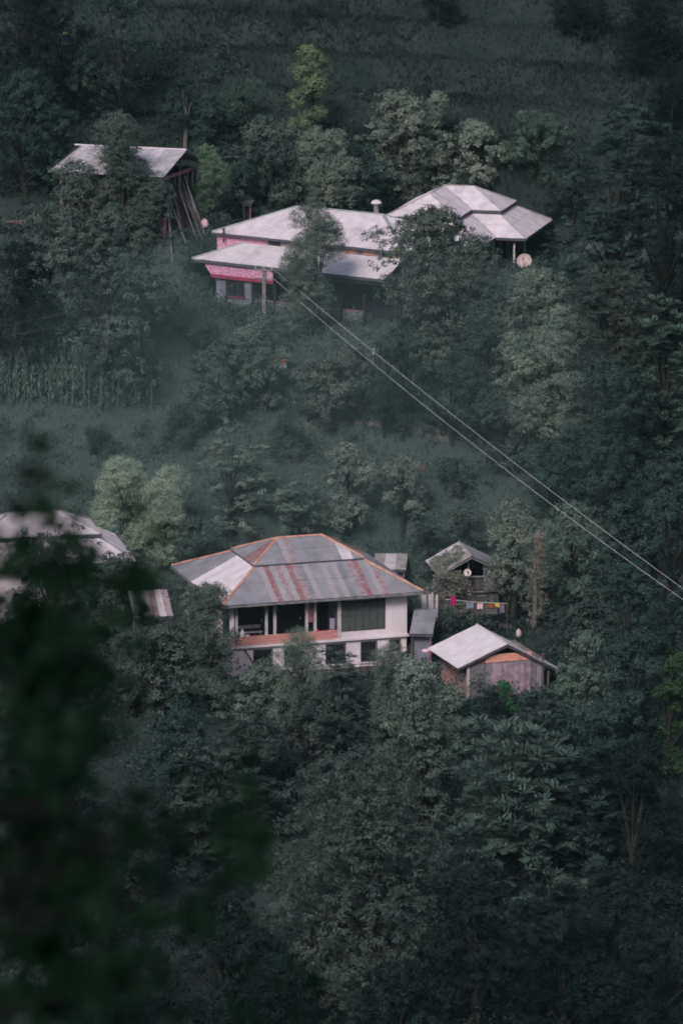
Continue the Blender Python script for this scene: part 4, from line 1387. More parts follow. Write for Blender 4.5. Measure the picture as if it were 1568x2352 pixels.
T = [
    # ---- top of the hill
    ('autumn_tree', 'large dark tree with scattered yellow leaves above the barn', 275, -50, 335, 330, dict(kind='open', tint=DK, dens=0.55, leaf='leaf_yellowing', crown_lo=0.3, trunk_r=0.26)),
    ('dark_tree', 'tall dark tree in top left corner', 70, -90, 330, 270, dict(tint=EDGE_DIM, dens=0.9)),
    ('dark_tree', 'round dark tree at left edge above the barn roof', 60, 165, 450, 230, dict(tint=DK)),
    ('twin_trunk_tree', 'slim tree with two pale stems right above the barn', 425, 185, 345, 115, dict(kind='open', tint=DK, dens=0.8, crown_lo=0.35, bark='bark_pale')),
    ('round_bush', 'broad dark green bush left of the tall yellowish tree', 565, 195, 335, 180, dict(kind='fine', tint=(0.079, 0.108, 0.096))),
    ('tall_tree', 'tall slender yellowish green tree on the open upper slope', 710, 105, 355, 120, dict(kind='broad', tint=(0.155, 0.172, 0.112), crown_lo=0.10, lobes=13, dens=1.1, leaf_size=0.2)),
    ('feathery_tree', 'pale feathery tree below the tall yellowish tree', 745, 315, 500, 170, dict(kind='fine', tint=PL)),
    ('broad_tree', 'grey leafy tree between barn and the pale feathery tree', 620, 270, 480, 200, dict(tint=MD)),
    ('dark_shrub', 'dark shrub right behind the tiny hut', 555, 365, 475, 130, dict(tint=DK)),
    ('flowering_tree', 'pale tipped tree on the slope above the stacked roof', 905, 215, 440, 190, dict(tint=GR)),
    ('flowering_tree', 'smaller pale tipped tree beside it toward the open grass', 1000, 215, 400, 90, dict(tint=GR, leaf_size=0.2)),
    ('broad_tree', 'wide grey tree directly behind the stacked roof ridge', 1085, 285, 445, 230, dict(tint=PL, dens=0.95)),
    ('green_tree', 'dark tree with fresh green top right of the stacked roof', 1235, 275, 440, 190, dict(tint=(0.085, 0.112, 0.092))),
    ('feathery_shrub', 'pale rounded shrub behind the chimney', 930, 350, 480, 120, dict(kind='fine', tint=GR)),
    ('walnut_tree', 'huge dark tree touching right corner of the stacked roof', 1420, 260, 780, 290, dict(kind='pinnate', tint=DK, dens=1.1)),
    ('dark_tree', 'black green tree at right edge beyond the stacked roof', 1540, 320, 830, 260, dict(tint=EDGE_DIM)),
    # ---- around the barn and left
    ('feathery_tree', 'light green feathery tree right of the leaning poles', 480, 345, 500, 95, dict(kind='fine', tint=(0.175, 0.219, 0.158))),
    ('broad_tree', 'bushy tree standing in front of the barn roof', 300, 288, 585, 170, dict(kind='fine', dens=1.9, tint=(0.105, 0.118, 0.112), leaf_size=0.24)),
    ('broad_tree', 'leafy tree hiding left end of the barn', 165, 378, 640, 220, dict(tint=MD)),
    ('broad_tree', 'big leafy tree on the slope below the barn', 245, 480, 880, 330, dict(tint=MD, leaf_size=0.28)),
    ('dark_tree', 'dark tree at left edge below the pink wall', 50, 560, 860, 200, dict(tint=EDGE_DIM)),
    # ---- around the upper houses
    ('round_tree', 'rounded upright tree in front of the long pale roof', 712, 486, 770, 150, dict(kind='fine', tint=(0.15, 0.16, 0.145), dens=2.0, crown_lo=0.12, lobes=16)),
    ('sparse_shrub', 'thin shrub with upright sprays against the lower pale roof', 862, 530, 720, 120, dict(kind='fine', tint=DK, dens=0.4, leaf_size=0.24)),
    ('yellowing_tree', 'dark spreading tree with some yellow leaves before the stacked house', 1000, 478, 880, 270, dict(kind='broad', tint=(0.088, 0.098, 0.091), leaf='leaf_yellowing', dens=1.6)),
    ('broad_tree', 'upright dark tree left of the satellite dish', 1110, 555, 900, 150, dict(kind='fine', tint=MD, dens=1.5, leaf_size=0.26)),
    ('pale_tree', 'pale green topped tree just below the satellite dish', 1225, 622, 900, 250, dict(kind='broad', dens=1.3, tint=(0.175, 0.19, 0.168), leaf_size=0.2)),
    ('pale_tree', 'pale leafy tree hanging lower down the bank under the dish', 1262, 765, 1030, 235, dict(kind='broad', dens=1.3, tint=(0.175, 0.186, 0.165), leaf_size=0.2)),
    ('dark_tree', 'brownish dark tree right of the pale dish tree', 1400, 625, 960, 220, dict(kind='fine', tint=(0.079, 0.081, 0.081), leaf_size=0.24)),
    ('dark_tree', 'dark tree with green tips at right edge mid height', 1510, 715, 1040, 200, dict(kind='pinnate', tint=(0.079, 0.108, 0.095))),
    ('dark_tree', 'low dark tree under the brownish one at right', 1390, 830, 1120, 220, dict(tint=DK)),
    ('bank_shrub', 'leafy shrub at foot of the utility pole', 570, 745, 880, 120, dict(tint=(0.123, 0.149, 0.137))),
    ('bank_shrub', 'broad shrub on the bank left of the person', 515, 785, 950, 200, dict(kind='open', tint=MD, dens=1.3)),
    ('bank_shrub', 'broad shrub on the bank right of the person', 765, 815, 970, 170, dict(kind='open', tint=(0.116, 0.123, 0.116), dens=1.3)),
    ('bank_shrub', 'dark shrub below the open veranda railing', 930, 760, 960, 170, dict(tint=DK)),
    ('hedge_shrub', 'low rounded hedge shrub left of the grey room wall', 455, 715, 800, 150, dict(kind='fine', tint=(0.096, 0.112, 0.105))),
    # ---- the middle slope
    ('willow', 'pale rounded willow, left one of the touching pair', 285, 1063, 1290, 140, dict(kind='fine', tint=PG, dens=1.4, leaf_size=0.17)),
    ('willow', 'pale rounded willow, right one of the touching pair', 378, 1085, 1310, 140, dict(kind='fine', tint=PG, dens=1.4, leaf_size=0.17)),
    ('young_ailanthus', 'young tree with long feather leaves on the misty slope', 540, 1000, 1230, 180, dict(kind='pinnate', tint=(0.175, 0.189, 0.175), dens=0.8)),
    ('young_ailanthus', 'low feather leaved shrub right behind the orange ridge', 680, 1100, 1250, 170, dict(kind='pinnate', tint=(0.149, 0.166, 0.158), dens=0.8)),
    ('slope_tree', 'rounded leafy tree behind right end of the orange ridge', 800, 1025, 1230, 130, dict(tint=GR, leaf_size=0.22)),
    ('slope_tree', 'rounded leafy tree with reddish tip, nearer the old hut', 925, 1045, 1225, 140, dict(tint=GR, leaf_size=0.22, crown_lo=0.25)),
    ('hut_shrub', 'dark spreading shrub behind the old hut', 985, 1185, 1310, 130, dict(kind='pinnate', tint=MD)),
    ('hut_tree', 'leafy tree growing against right side of the old hut', 1175, 1155, 1425, 150, dict(tint=GR, leaf_size=0.2, crown_lo=0.22)),
    ('broad_tree', 'leafy tree just right of the vine wrapped trunk', 1310, 1155, 1400, 150, dict(tint=(0.126, 0.154, 0.140), leaf_size=0.22)),
    ('dark_tree', 'dark tree under the wires right of the old hut', 1420, 1140, 1420, 180, dict(tint=DK)),
    ('dark_tree', 'tall dark tree at right edge where the wires leave', 1530, 1030, 1440, 220, dict(tint=DK, leaf_size=0.28)),
    ('dark_tree', 'dim leafy tree below the wires at right edge', 1440, 1290, 1530, 190, dict(tint=DK)),
    # ---- left of the lower house
    ('leafy_tree', 'open leafy tree covering the left house roof', 115, 1222, 1490, 250, dict(kind='open', tint=(0.088, 0.108, 0.102), dens=1.0)),
    ('leafy_tree', 'leafy tree between left house and the rusty shed', 270, 1270, 1470, 170, dict(kind='open', tint=MD, dens=1.1)),
    ('layered_tree', 'dark layered tree against left corner of white house', 478, 1335, 1640, 165, dict(kind='cone', tint=(0.091, 0.105, 0.098), dens=1.4, crown_lo=0.05)),
    ('layered_tree', 'taller pale tipped tree touching left eaves of rusty roof', 440, 1345, 1600, 85, dict(tint=(0.108, 0.123, 0.114))),
    ('dark_tree', 'bushy tree below the rusty shed', 350, 1416, 1680, 210, dict(tint=(0.088, 0.100, 0.095))),
    ('dark_tree', 'dim tree at left edge below the left house', 140, 1400, 1720, 260, dict(tint=DK)),
    # ---- right in front of the lower house and shed
    ('feathery_shrub', 'pale feathery shrub before middle of the white ground floor', 690, 1470, 1680, 150, dict(kind='fine', tint=(0.175, 0.189, 0.175), dens=1.2, leaf_size=0.16)),
    ('leafy_shrub', 'grey leafy shrub under the leaning drain pipe', 605, 1522, 1700, 140, dict(tint=(0.144, 0.158, 0.149), leaf_size=0.2)),
    ('young_ailanthus', 'feather leaved sapling between two ground floor windows', 775, 1498, 1690, 120, dict(kind='pinnate', tint=MD, dens=1.1)),
    ('leafy_shrub', 'thin pale shrub before right ground floor window', 885, 1488, 1700, 120, dict(kind='fine', tint=(0.166, 0.175, 0.166), leaf_size=0.17)),
    ('leafy_shrub', 'silvery leafy shrub between white house and white shed', 955, 1515, 1740, 160, dict(tint=(0.210, 0.219, 0.206), leaf_size=0.22)),
    ('leafy_shrub', 'grey shrub at left front corner of the white shed', 1040, 1580, 1740, 130, dict(tint=(0.166, 0.175, 0.166), leaf_size=0.2)),
    ('green_shrub', 'small bright green shrub at foot of the white shed', 1155, 1568, 1640, 50, dict(tint=(0.045, 0.150, 0.075), leaf_size=0.16)),
    ('dark_shrub', 'dark feather leaved shrub below the white shed', 1115, 1585, 1700, 130, dict(kind='pinnate', tint=DK)),
    ('leafy_shrub', 'leafy shrub at right end of the white shed', 1295, 1552, 1700, 110, dict(tint=(0.105, 0.137, 0.119), leaf_size=0.22)),
    ('leafy_tree', 'grey green tree right of the white shed', 1350, 1450, 1690, 160, dict(tint=(0.119, 0.140, 0.130), leaf_size=0.22)),
    ('leafy_tree', 'dim leafy tree farther right of the white shed', 1460, 1435, 1720, 180, dict(tint=DK)),
    ('vine_tree', 'dark yellow green tree at right edge below the shed', 1545, 1500, 1800, 120, dict(tint=(0.040, 0.062, 0.032))),
    # ---- the wood at the bottom, edge darkening put into its leaf tints
    ('broad_tree', 'bright leafed tree crown in front of the white shed wood', 950, 1590, 1900, 220, dict(tint=(0.099, 0.108, 0.104), leaf_size=0.26)),
    ('ailanthus', 'large tree of long feather leaves below the white shed', 1175, 1655, 2050, 290, dict(kind='pinnate', tint=(0.084, 0.106, 0.101), dens=1.25, leaf_size=0.95)),
    ('ailanthus', 'dim feather leaved tree right of the large one', 1345, 1655, 2020, 220, dict(kind='pinnate', tint=DK, leaf_size=0.9)),
    ('drooping_tree', 'biggest drooping crown at bottom centre', 830, 1695, 2330, 400, dict(kind='droop', tint=(0.072, 0.080, 0.078), dens=1.2, leaf_size=0.3)),
    ('ailanthus', 'feather leaved tree left of the drooping crown', 560, 1640, 1930, 240, dict(kind='pinnate', tint=(0.063, 0.073, 0.071), leaf_size=0.85)),
    ('broad_tree', 'dark bushy tree below the layered tree', 420, 1610, 1900, 230, dict(tint=DK)),
    ('ailanthus', 'small feather leaved tree before the dark bushy tree', 480, 1745, 2020, 190, dict(kind='pinnate', tint=(0.063, 0.076, 0.073), leaf_size=0.85)),
    ('broad_tree', 'dim finely leaved tree at lower left', 295, 1790, 2110, 220, dict(kind='fine', tint=(0.034, 0.041, 0.042), leaf_size=0.26)),
    ('dark_tree', 'black green tree in the far lower left', 120, 1700, 2150, 280, dict(tint=EDGE_DIM)),
    ('dark_tree', 'shade tinted tree left of the drooping crown base', 500, 1990, 2400, 280, dict(tint=(0.013, 0.020, 0.021))),
    ('dark_tree', 'shade tinted tree right of the drooping crown base', 1080, 1960, 2380, 260, dict(tint=(0.013, 0.020, 0.021))),
    ('dark_tree', 'shade tinted tree under the large feather leaved tree', 1270, 2040, 2440, 260, dict(tint=EDGE_DIM, kind='pinnate')),
    ('dark_tree', 'shade tinted tree at right edge low down', 1470, 1690, 2080, 240, dict(tint=EDGE_DIM)),
    ('dark_tree', 'round shade tinted tree in lower right corner', 1530, 1985, 2420, 240, dict(tint=(0.013, 0.020, 0.021))),
    ('dark_tree', 'shade tinted tree in lower left corner', 200, 2080, 2480, 320, dict(tint=EDGE_DIM)),
    ('dark_tree', 'shade tinted tree at bottom edge right of centre', 900, 2215, 2540, 280, dict(tint=(0.013, 0.020, 0.021))),
    ('dark_tree', 'shade tinted tree at bottom edge left of centre', 640, 2190, 2540, 280, dict(tint=EDGE_DIM)),
    ('dark_tree', 'shade tinted tree at bottom edge near right corner', 1380, 2180, 2560, 280, dict(tint=EDGE_DIM)),
    ('pole_shrub', 'dense shrub hiding foot of the utility pole', 607, 728, 850, 150, dict(tint=(0.115, 0.135, 0.125), leaf_size=0.2)),
    ('bank_shrub', 'shrub under the open veranda bays', 815, 795, 930, 140, dict(tint=(0.095, 0.10, 0.096))),
    ('bank_shrub', 'low dark shrub left of the pale leaning post', 885, 880, 1010, 150, dict(kind='fine', tint=DK)),
    ('bank_shrub', 'dark shrub right of the pale leaning post', 1040, 850, 1030, 170, dict(tint=DK)),
    ('bank_shrub', 'dark shrub crossed by the two bright wires', 1135, 905, 1080, 160, dict(tint=(0.062, 0.073, 0.072))),
    ('slope_shrub', 'small shrub between willow pair and orange ridge', 455, 1190, 1300, 130, dict(tint=MD, leaf_size=0.2)),
    ('slope_shrub', 'shrub behind right slope of the old hut', 1070, 1155, 1290, 110, dict(tint=(0.075, 0.085, 0.083))),
    ('dark_tree', 'dark bush under the wires, left of the two', 1270, 1010, 1200, 180, dict(tint=DK)),
    ('dark_tree', 'dark bush under the wires, right of the two', 1400, 990, 1200, 200, dict(tint=DK)),
    ('dark_shrub', 'dim shrub on the bank right of the pink sack', 1345, 1345, 1520, 160, dict(tint=(0.058, 0.068, 0.067))),
    ('dark_tree', 'dark crown just below the white ground floor', 720, 1590, 1790, 210, dict(tint=(0.062, 0.07, 0.068))),
    ('dark_tree', 'dim crown right below the white shed', 1240, 1595, 1790, 190, dict(kind='pinnate', tint=(0.055, 0.066, 0.066))),
    ('dark_tree', 'dim crown below the grey green tree at right', 1390, 1600, 1830, 200, dict(tint=DK)),
    ('dark_tree', 'dark tree between pale feathery tree and chimney', 825, 330, 490, 130, dict(tint=DK)),
    ('dark_tree', 'dark tree filling gap right of the stacked roof', 1310, 330, 520, 160, dict(tint=(0.042, 0.054, 0.054))),
    ('dark_shrub', 'dark bush between twin stems and round bush', 495, 225, 365, 120, dict(tint=DK)),
    ('dark_scrub', 'added dark scrub in top right corner', 1490, -60, 170, 200, dict(kind='fine', tint=EDGE_DIM, leaf_size=0.3)),  # this and the next scrub added to darken the top right
    ('dark_scrub', 'added dim low scrub on the upper slope near top right corner', 1330, -40, 95, 170, dict(kind='fine', tint=EDGE_DIM, leaf_size=0.3)),
    ('dark_scrub', 'dim scrub at right edge above the huge dark tree', 1540, 150, 330, 150, dict(kind='fine', tint=EDGE_DIM, leaf_size=0.3)),
    ('dark_scrub', 'small dark bush on the open upper slope', 1010, -30, 55, 110, dict(kind='fine', tint=EDGE_DIM, leaf_size=0.3)),
    ('dark_tree', 'shade tinted crown right of the large feather leaved tree low down', 1395, 1985, 2330, 230, dict(tint=(0.013, 0.020, 0.021))),
    ('bank_shrub', 'small shrub hiding the legs of the person', 655, 853, 915, 75, dict(tint=(0.105, 0.115, 0.105), leaf_size=0.18)),
    ('bank_shrub', 'leafy shrub just left of and below the person', 600, 800, 950, 120, dict(tint=(0.10, 0.112, 0.104))),
    ('bank_shrub', 'leafy shrub just right of and below the person', 708, 845, 975, 110, dict(tint=(0.092, 0.10, 0.095))),
    ('bank_shrub', 'low shrub between railing shrubs and the faint footpath', 840, 865, 975, 130, dict(tint=(0.075, 0.086, 0.082))),
    ('slope_shrub', 'low shrub on the misty slope left of the faint footpath', 660, 955, 1050, 150, dict(kind='fine', tint=(0.10, 0.115, 0.11))),
    ('slope_shrub', 'low shrub below the maize field', 420, 930, 1030, 140, dict(kind='fine', tint=(0.085, 0.10, 0.096))),
    ('slope_shrub', 'small shrub halfway between maize field and willow pair', 230, 985, 1060, 120, dict(kind='fine', tint=(0.07, 0.085, 0.082))),
    ('slope_shrub', 'low shrub under the wires above the old hut', 1040, 1060, 1150, 140, dict(tint=(0.07, 0.082, 0.08))),
]
for name, label, u, vt, vb, w, kw in T:
    plant(name, label, u, vt, vb, w, **kw)

# creeper on the hut
cl = Cloud(np.random.default_rng(5))
cv = empty('creeper', wC(-1.9, -0.2, 0), 0, 'leafy creeper climbing over left slope of the old hut roof', 'creeper')
rng = cl.rng
cc, oo_ = [], []
for i in range(215):
    t = rng.random()
    if i < 65:      # over the roof
        x = -2.3 + 1.9 * rng.random() ** 1.3
        y = rng.uniform(0.1, 3.6)
        z = C_h - 1.25 * (-x / 2.35) + rng.uniform(0.05, 0.3)
    else:            # down the corner
        x = rng.normal(-1.55, 0.55)
        y = rng.uniform(-0.9, 0.3)
        z = rng.uniform(0.1, 3.2)
    p = wC(x, y, z) - cv.location
    cc.append(tuple(p))
    oo_.append((rng.normal() * 0.3, -0.5, 0.6))
clump_leaves(cl, np.array(cc), np.full(len(cc), 0.24), 30, np.array(oo_), 0.19, 0.11)
o = cl.build('foliage', 'leaf', cv)
o.color = (0.165, 0.172, 0.155, 1)
mb = MB()
for k in range(5):
    a = wC(-1.8 + k * 0.25, -0.6, -0.2) - cv.location
    b = wC(-1.6 + k * 0.12, -0.3, 1.6) - cv.location
    c = wC(-1.9 + k * 0.2, 0.4, 3.3) - cv.location
    mb.tube([a, b, c], [0.045, 0.035, 0.02], 5)
mb.build('stem', 'bark', cv)

# vine wrapped dead trunk
vp = G(1225, 1440)
vs_ = mpp(vp)
vt_ = empty('vine_covered_tree', vp, 0, 'bare dead trunk wrapped in dry hanging vines beside the hut', 'tree')
hh = (1440 - 1215) * vs_
MB().tube([(0, 0, -0.4), (0.1, 0, hh * 0.3), (0.05, 0, hh * 0.65), (0.32, 0, hh)], [0.2, 0.17, 0.13, 0.05], 8).build('trunk', 'bark_pale', vt_)
cl = Cloud(np.random.default_rng(8))
rng = cl.rng
k = 260
t = rng.random(k) ** 0.8
cen = np.stack([0.1 + rng.normal(size=k) * (0.16 + 0.75 * (1 - t)) * 0.55 + 0.2 * t, rng.normal(size=k) * 0.3, hh * (0.05 + 0.93 * t)], 1)
clump_leaves(cl, cen, rng.uniform(0.12, 0.26, k), 20, np.tile(np.array([[0, -0.3, -0.8]]), (k, 1)), 0.22, 0.045, 1.2, 0.0)
o = cl.build('dry_vine', 'leaf', vt_)
o.color = (0.20, 0.19, 0.175, 1)


# ------------------------------------------------------------------ grass and undergrowth
def free_of_pads(x, y, grow=0.3):
    ok = np.ones(len(x), bool)
    for cx, cy, rx, ry, rot in FOOT:
        c, s = math.cos(rot), math.sin(rot)
        dx, dy = x - cx, y - cy
        ok &= ~((np.abs(dx * c + dy * s) < rx + grow) & (np.abs(-dx * s + dy * c) < ry + grow))
    return ok


NG = 385000
x = nrg.uniform(-33, 33, NG)
y = nrg.uniform(252, 398, NG)
dn = lumps(x * 1.7, y * 2.3) + nrg.normal(size=NG) * 0.6
keep = free_of_pads(x, y) & (dn > np.where(y < 292, 0.0, -0.75)) & (np.abs(x) < y * 0.083 + 3)
x, y = x[keep], y[keep]
n = len(x)
z = ground_np(x, y)
hgt = nrg.uniform(0.18, 0.5, n) * (0.85 + 0.35 * np.clip(lumps(x * 1.3 + 5, y * 1.9), -1, 1)) * np.where(y > 350, 1.35, 1.0)
wd = nrg.uniform(0.010, 0.022, n)
az = nrg.random(n) * 6.283
lean = nrg.normal(size=(n, 2)) * 0.26 + np.array([0.02, -0.05])
b = np.stack([x, y, z - 0.03], 1)
s = np.stack([np.cos(az), np.sin(az), np.zeros(n)], 1) * wd[:, None]
mid = b + np.stack([lean[:, 0] * hgt * 0.35, lean[:, 1] * hgt * 0.35, hgt * 0.6], 1)
tip = b + np.stack([lean[:, 0] * hgt * 1.6, lean[:, 1] * hgt * 1.6, hgt * 0.98], 1)
V = np.stack([b - s, b + s, tip, mid - s * 0.9], 1).reshape(-1, 3)
hi_ = (y > 351) | (y < 300)  # upper and lower bands that take the darkened grass colour
Q = V.reshape(-1, 4, 3)
for nm, sel, m_, lab in (('hillside_grass', ~hi_, 'grass', 'long pale grass on the middle slopes between the houses'),
                         ('dimmed_grass', hi_, 'grass_dimmed', 'shade tinted grass on the open slope above and in the wood below')):
    v_ = Q[sel].reshape(-1, 3)
    g = np_mesh(nm, v_, np.arange(len(v_)).reshape(-1, 4), m_)
    tag(g, lab, kind='stuff')

cl = Cloud(np.random.default_rng(21))
rng = cl.rng
k = 7600
x = rng.uniform(-32, 32, k)
y = rng.uniform(250, 372, k)
meadow = ((y > 306) & (y < 327) & (x > -20) & (x < 12) & (rng.random(k) < 0.62)) | ((y > 352) & (x > -8) & (rng.random(k) < 0.93))
keep = free_of_pads(x, y, 0.6) & ~meadow & (np.abs(x) < y * 0.083 + 3)
x, y = x[keep], y[keep]
hz = rng.uniform(0.1, 1.1, len(x)) * np.where(y < 286, 1.8, 1.0)
cen = np.stack([x, y, ground_np(x, y) + hz], 1)
clump_leaves(cl, cen, rng.uniform(0.4, 0.95, len(x)), 26, np.tile(np.array([[0, -0.3, 0.6]]), (len(x), 1)), 0.30, 0.18)
ug = cl.build('undergrowth', 'leaf', None)
ug.color = (0.040, 0.060, 0.059, 1)
tag(ug, 'dark leafy undergrowth filling the ground between trees and houses', kind='stuff')

# ------------------------------------------------------------------ maize on the left terrace
cl = Cloud(np.random.default_rng(31))
rng = cl.rng
zz = np.linspace(0.25, 1.75, 9)
for i, h0 in enumerate(zz):
    a = i * 2.4
    for tseg in range(3):
        t0, t1 = tseg / 3, (tseg + 1) / 3
        f = lambda t: np.array([[math.cos(a) * 0.62 * t, math.sin(a) * 0.62 * t, h0 + 0.55 * t - 0.75 * t * t]])
        p0, p1 = f(t0), f(t1)
        d = p1 - p0
        ln = np.linalg.norm(d, axis=1)
        cl.add(p0 - d * 0.25, d / ln[:, None], np.array([[-math.sin(a), math.cos(a), 0]]), ln * 1.5, np.array([0.17 * (1 - 0.2 * tseg)]))
for j in range(7):
    a = j * 0.9
    d = np.array([[math.cos(a) * 0.4, math.sin(a) * 0.4, 0.9]])
    cl.add(np.array([[0, 0, 1.9]]), d, np.array([[-math.sin(a), math.cos(a), 0]]), np.array([0.4]), np.array([0.05]))
Vs = np.concatenate(cl.V)
Fs = np.arange(len(Vs)).reshape(-1, 3)
mbs = MB().tube([(0, 0, -0.1), (0.01, 0, 1.0), (0.0, 0.01, 2.0)], [0.03, 0.025, 0.015], 4)
nv = len(Vs)
allv = [tuple(v) for v in Vs] + list(mbs.v)
allf = [tuple(int(q) for q in f) for f in Fs] + [tuple(nv + q for q in f) for f in mbs.f]
first = None
for row in range(6):
    for i in range(19):
        u = -12 + i * 20 + rng.uniform(-8, 8) + row * 5
        v = 935 - row * 13 + rng.uniform(-3, 3)
        if u > 352:
            continue
        p = G(u, v)
        if first is None:
            o = first = mesh_obj('maize_plant', allv, allf, 'leaf')
        else:
            o = first.copy()
            col.objects.link(o)
        o.location = p
        o.rotation_euler = (rng.normal() * 0.05, rng.normal() * 0.05, rng.random() * 6.28)
        sc_ = rng.uniform(1.05, 1.4)
        o.scale = (sc_, sc_, sc_)
        o.color = (0.095, 0.135, 0.125, 1)
        tag(o, 'tall maize plant in the field on the left terrace', 'maize', 'maize plants on the left terrace')


# ------------------------------------------------------------------ utility pole and wires
def utility_pole(u, vt, Y, vbase, label):
    top = at(u, vt, Y)
    zb = gz(top.x, top.y)
    r = empty('utility_pole', (top.x, top.y, zb), R(-20), label, 'pole')
    hh = top.z - zb
    MB().prism([(-0.13, -0.11, -0.5), (0.13, -0.11, -0.5), (0.13, 0.11, -0.5), (-0.13, 0.11, -0.5)], (0, 0, hh + 0.5)).build('shaft', 'concrete', r)
    for i in range(6):
        z = hh - 0.5 - i * 0.75
        MB().box(-0.07, 0.07, -0.118, -0.112, z - 0.5, z).build('web_recess', 'stone_grey', r)
    arm = MB().box(-0.75, 0.75, -0.20, -0.125, hh - 0.30, hh - 0.20).build('crossarm', 'fascia_grey', r)
    arm2 = MB().box(-0.75, 0.75, -0.20, -0.125, hh - 0.95, hh - 0.85).build('crossarm', 'fascia_grey', r)
    for ar, zz_ in ((arm, hh - 0.19), (arm2, hh - 0.84)):
        for x in (-0.65, 0.0 if False else 0.65):
            MB().lathe([(0.035, 0), (0.06, 0.05), (0.045, 0.09), (0.06, 0.13), (0.03, 0.18)], 8, (x, -0.16, zz_)).build('insulator', 'dish_paint', ar)
    return r, top


pole_r, ptop = utility_pole(607, 612, 331, 740, 'grey concrete utility pole before the pink frieze')
end_r = at(1720, 1490, 279)
end_l = at(-160, 795, 312)


def wire(a, b, sag, label, group, r=0.02):
    mb = MB()
    pts = []
    for i in range(25):
        t = i / 24
        p = a.lerp(b, t)
        p = p - Vector((0, 0, sag * 4 * t * (1 - t)))
        pts.append(p - a)
    mb.tube(pts, [r] * 25, 5)
    o = mb.build('power_wire', 'wire' if r > 0.008 else 'wire_dull')
    o.location = a
    tag(o, label, 'wire', group)


wire(at(628, 618, 331), at(1720, 1462, 279), 0.55, 'bright wire running down right from the pole, upper of the pair', 'power wires', 0.009)
wire(at(628, 640, 331), at(1720, 1482, 279), 0.85, 'bright wire running down right from the pole, lower of the pair', 'power wires', 0.009)
wire(at(588, 620, 331), at(-160, 778, 312), 0.25, 'faint wire running to left edge from the pole, upper one', 'power wires', 0.0042)
wire(at(588, 640, 331), at(-160, 803, 312), 0.35, 'faint wire running to left edge from the pole, lower one', 'power wires', 0.0042)


# ------------------------------------------------------------------ satellite dishes
def dish(u, v, Y, rad, az, label, m='dish_paint', mast=None):
    c = at(u, v, Y)
    zb = gz(c.x, c.y)
    r = empty('satellite_dish', (c.x, c.y, zb), az, label, 'dish')
    hz_ = c.z - zb
    mb = MB()
    n = 20
    prof = [(0.0, 0), (0.35, 0.02), (0.7, 0.08), (0.92, 0.14), (1.0, 0.17)]
    rot = Matrix.Rotation(R(62), 4, 'X')
    vv, ff = [], []
    for s_ in (0, 1):
        for q, z_ in prof:
            for j in range(n):
                a = 2 * math.pi * j / n
                p = rot @ Vector((q * rad * math.cos(a), q * rad * math.sin(a), z_ * rad * 2 + (0.02 if s_ else 0)))
                vv.append((p.x, p.y, p.z + hz_))
    m_ = len(prof)
    for s_ in (0, 1):
        for i in range(m_ - 1):
            for j in range(n):
                k_ = (j + 1) % n
                o_ = s_ * m_ * n
                ff.append((o_ + i * n + j, o_ + i * n + k_, o_ + (i + 1) * n + k_, o_ + (i + 1) * n + j))
    for j in range(n):
        k_ = (j + 1) % n
        ff.append(((m_ - 1) * n + j, (m_ - 1) * n + k_, (2 * m_ - 1) * n + k_, (2 * m_ - 1) * n + j))
    mesh_obj('reflector', vv, ff, m, r, True)
    MB().tube([(0, 0.12, -0.3 if mast is None else hz_ - mast), (0, 0.12 if mast is None else 0.12, hz_ - 0.02)], [0.05, 0.05], 8).build('mast', 'concrete', r)
    f = rot @ Vector((0, 0, rad * 1.1))
    e1 = rot @ Vector((0, -rad * 0.95, rad * 0.3))
    MB().tube([(e1.x, e1.y, e1.z + hz_), (f.x, f.y, f.z + hz_)], [0.02, 0.02], 6).build('feed_arm', 'concrete', r)
    MB().tube([(f.x, f.y, f.z + hz_ - 0.07), (f.x, f.y, f.z + hz_ + 0.07)], [0.06, 0.07], 8).build('receiver', 'timber_pink', r)
    return r


dish(1204, 601, 333, 0.58, R(-14), 'pale round satellite dish below the stacked roof eaves')
dish(1072, 1316, 298.6, 0.26, R(10), 'small white satellite dish on front of the old hut', 'plastic_white', 0.5)

# ------------------------------------------------------------------ washing line at the hut
la, lb = at(1022, 1376, 296.2), at(1164, 1386, 295.6)
ln_ = empty('clothes_line', (la.x, la.y, gz(la.x, la.y)), 0, 'thin washing line strung in front of the old hut', 'clothes line')
off = ln_.location
MB().tube([la - off, (la + lb) / 2 - off - Vector((0, 0, 0.06)), lb - off], [0.012] * 3, 5).build('line', 'wire', ln_)
for q in (la, lb):
    g0 = gz(q.x, q.y)
    MB().tube([(q.x - off.x, q.y - off.y, g0 - off.z - 0.3), (q.x - off.x, q.y - off.y, q.z - off.z + 0.08)], [0.04, 0.035], 6).build('post', 'timber', ln_)


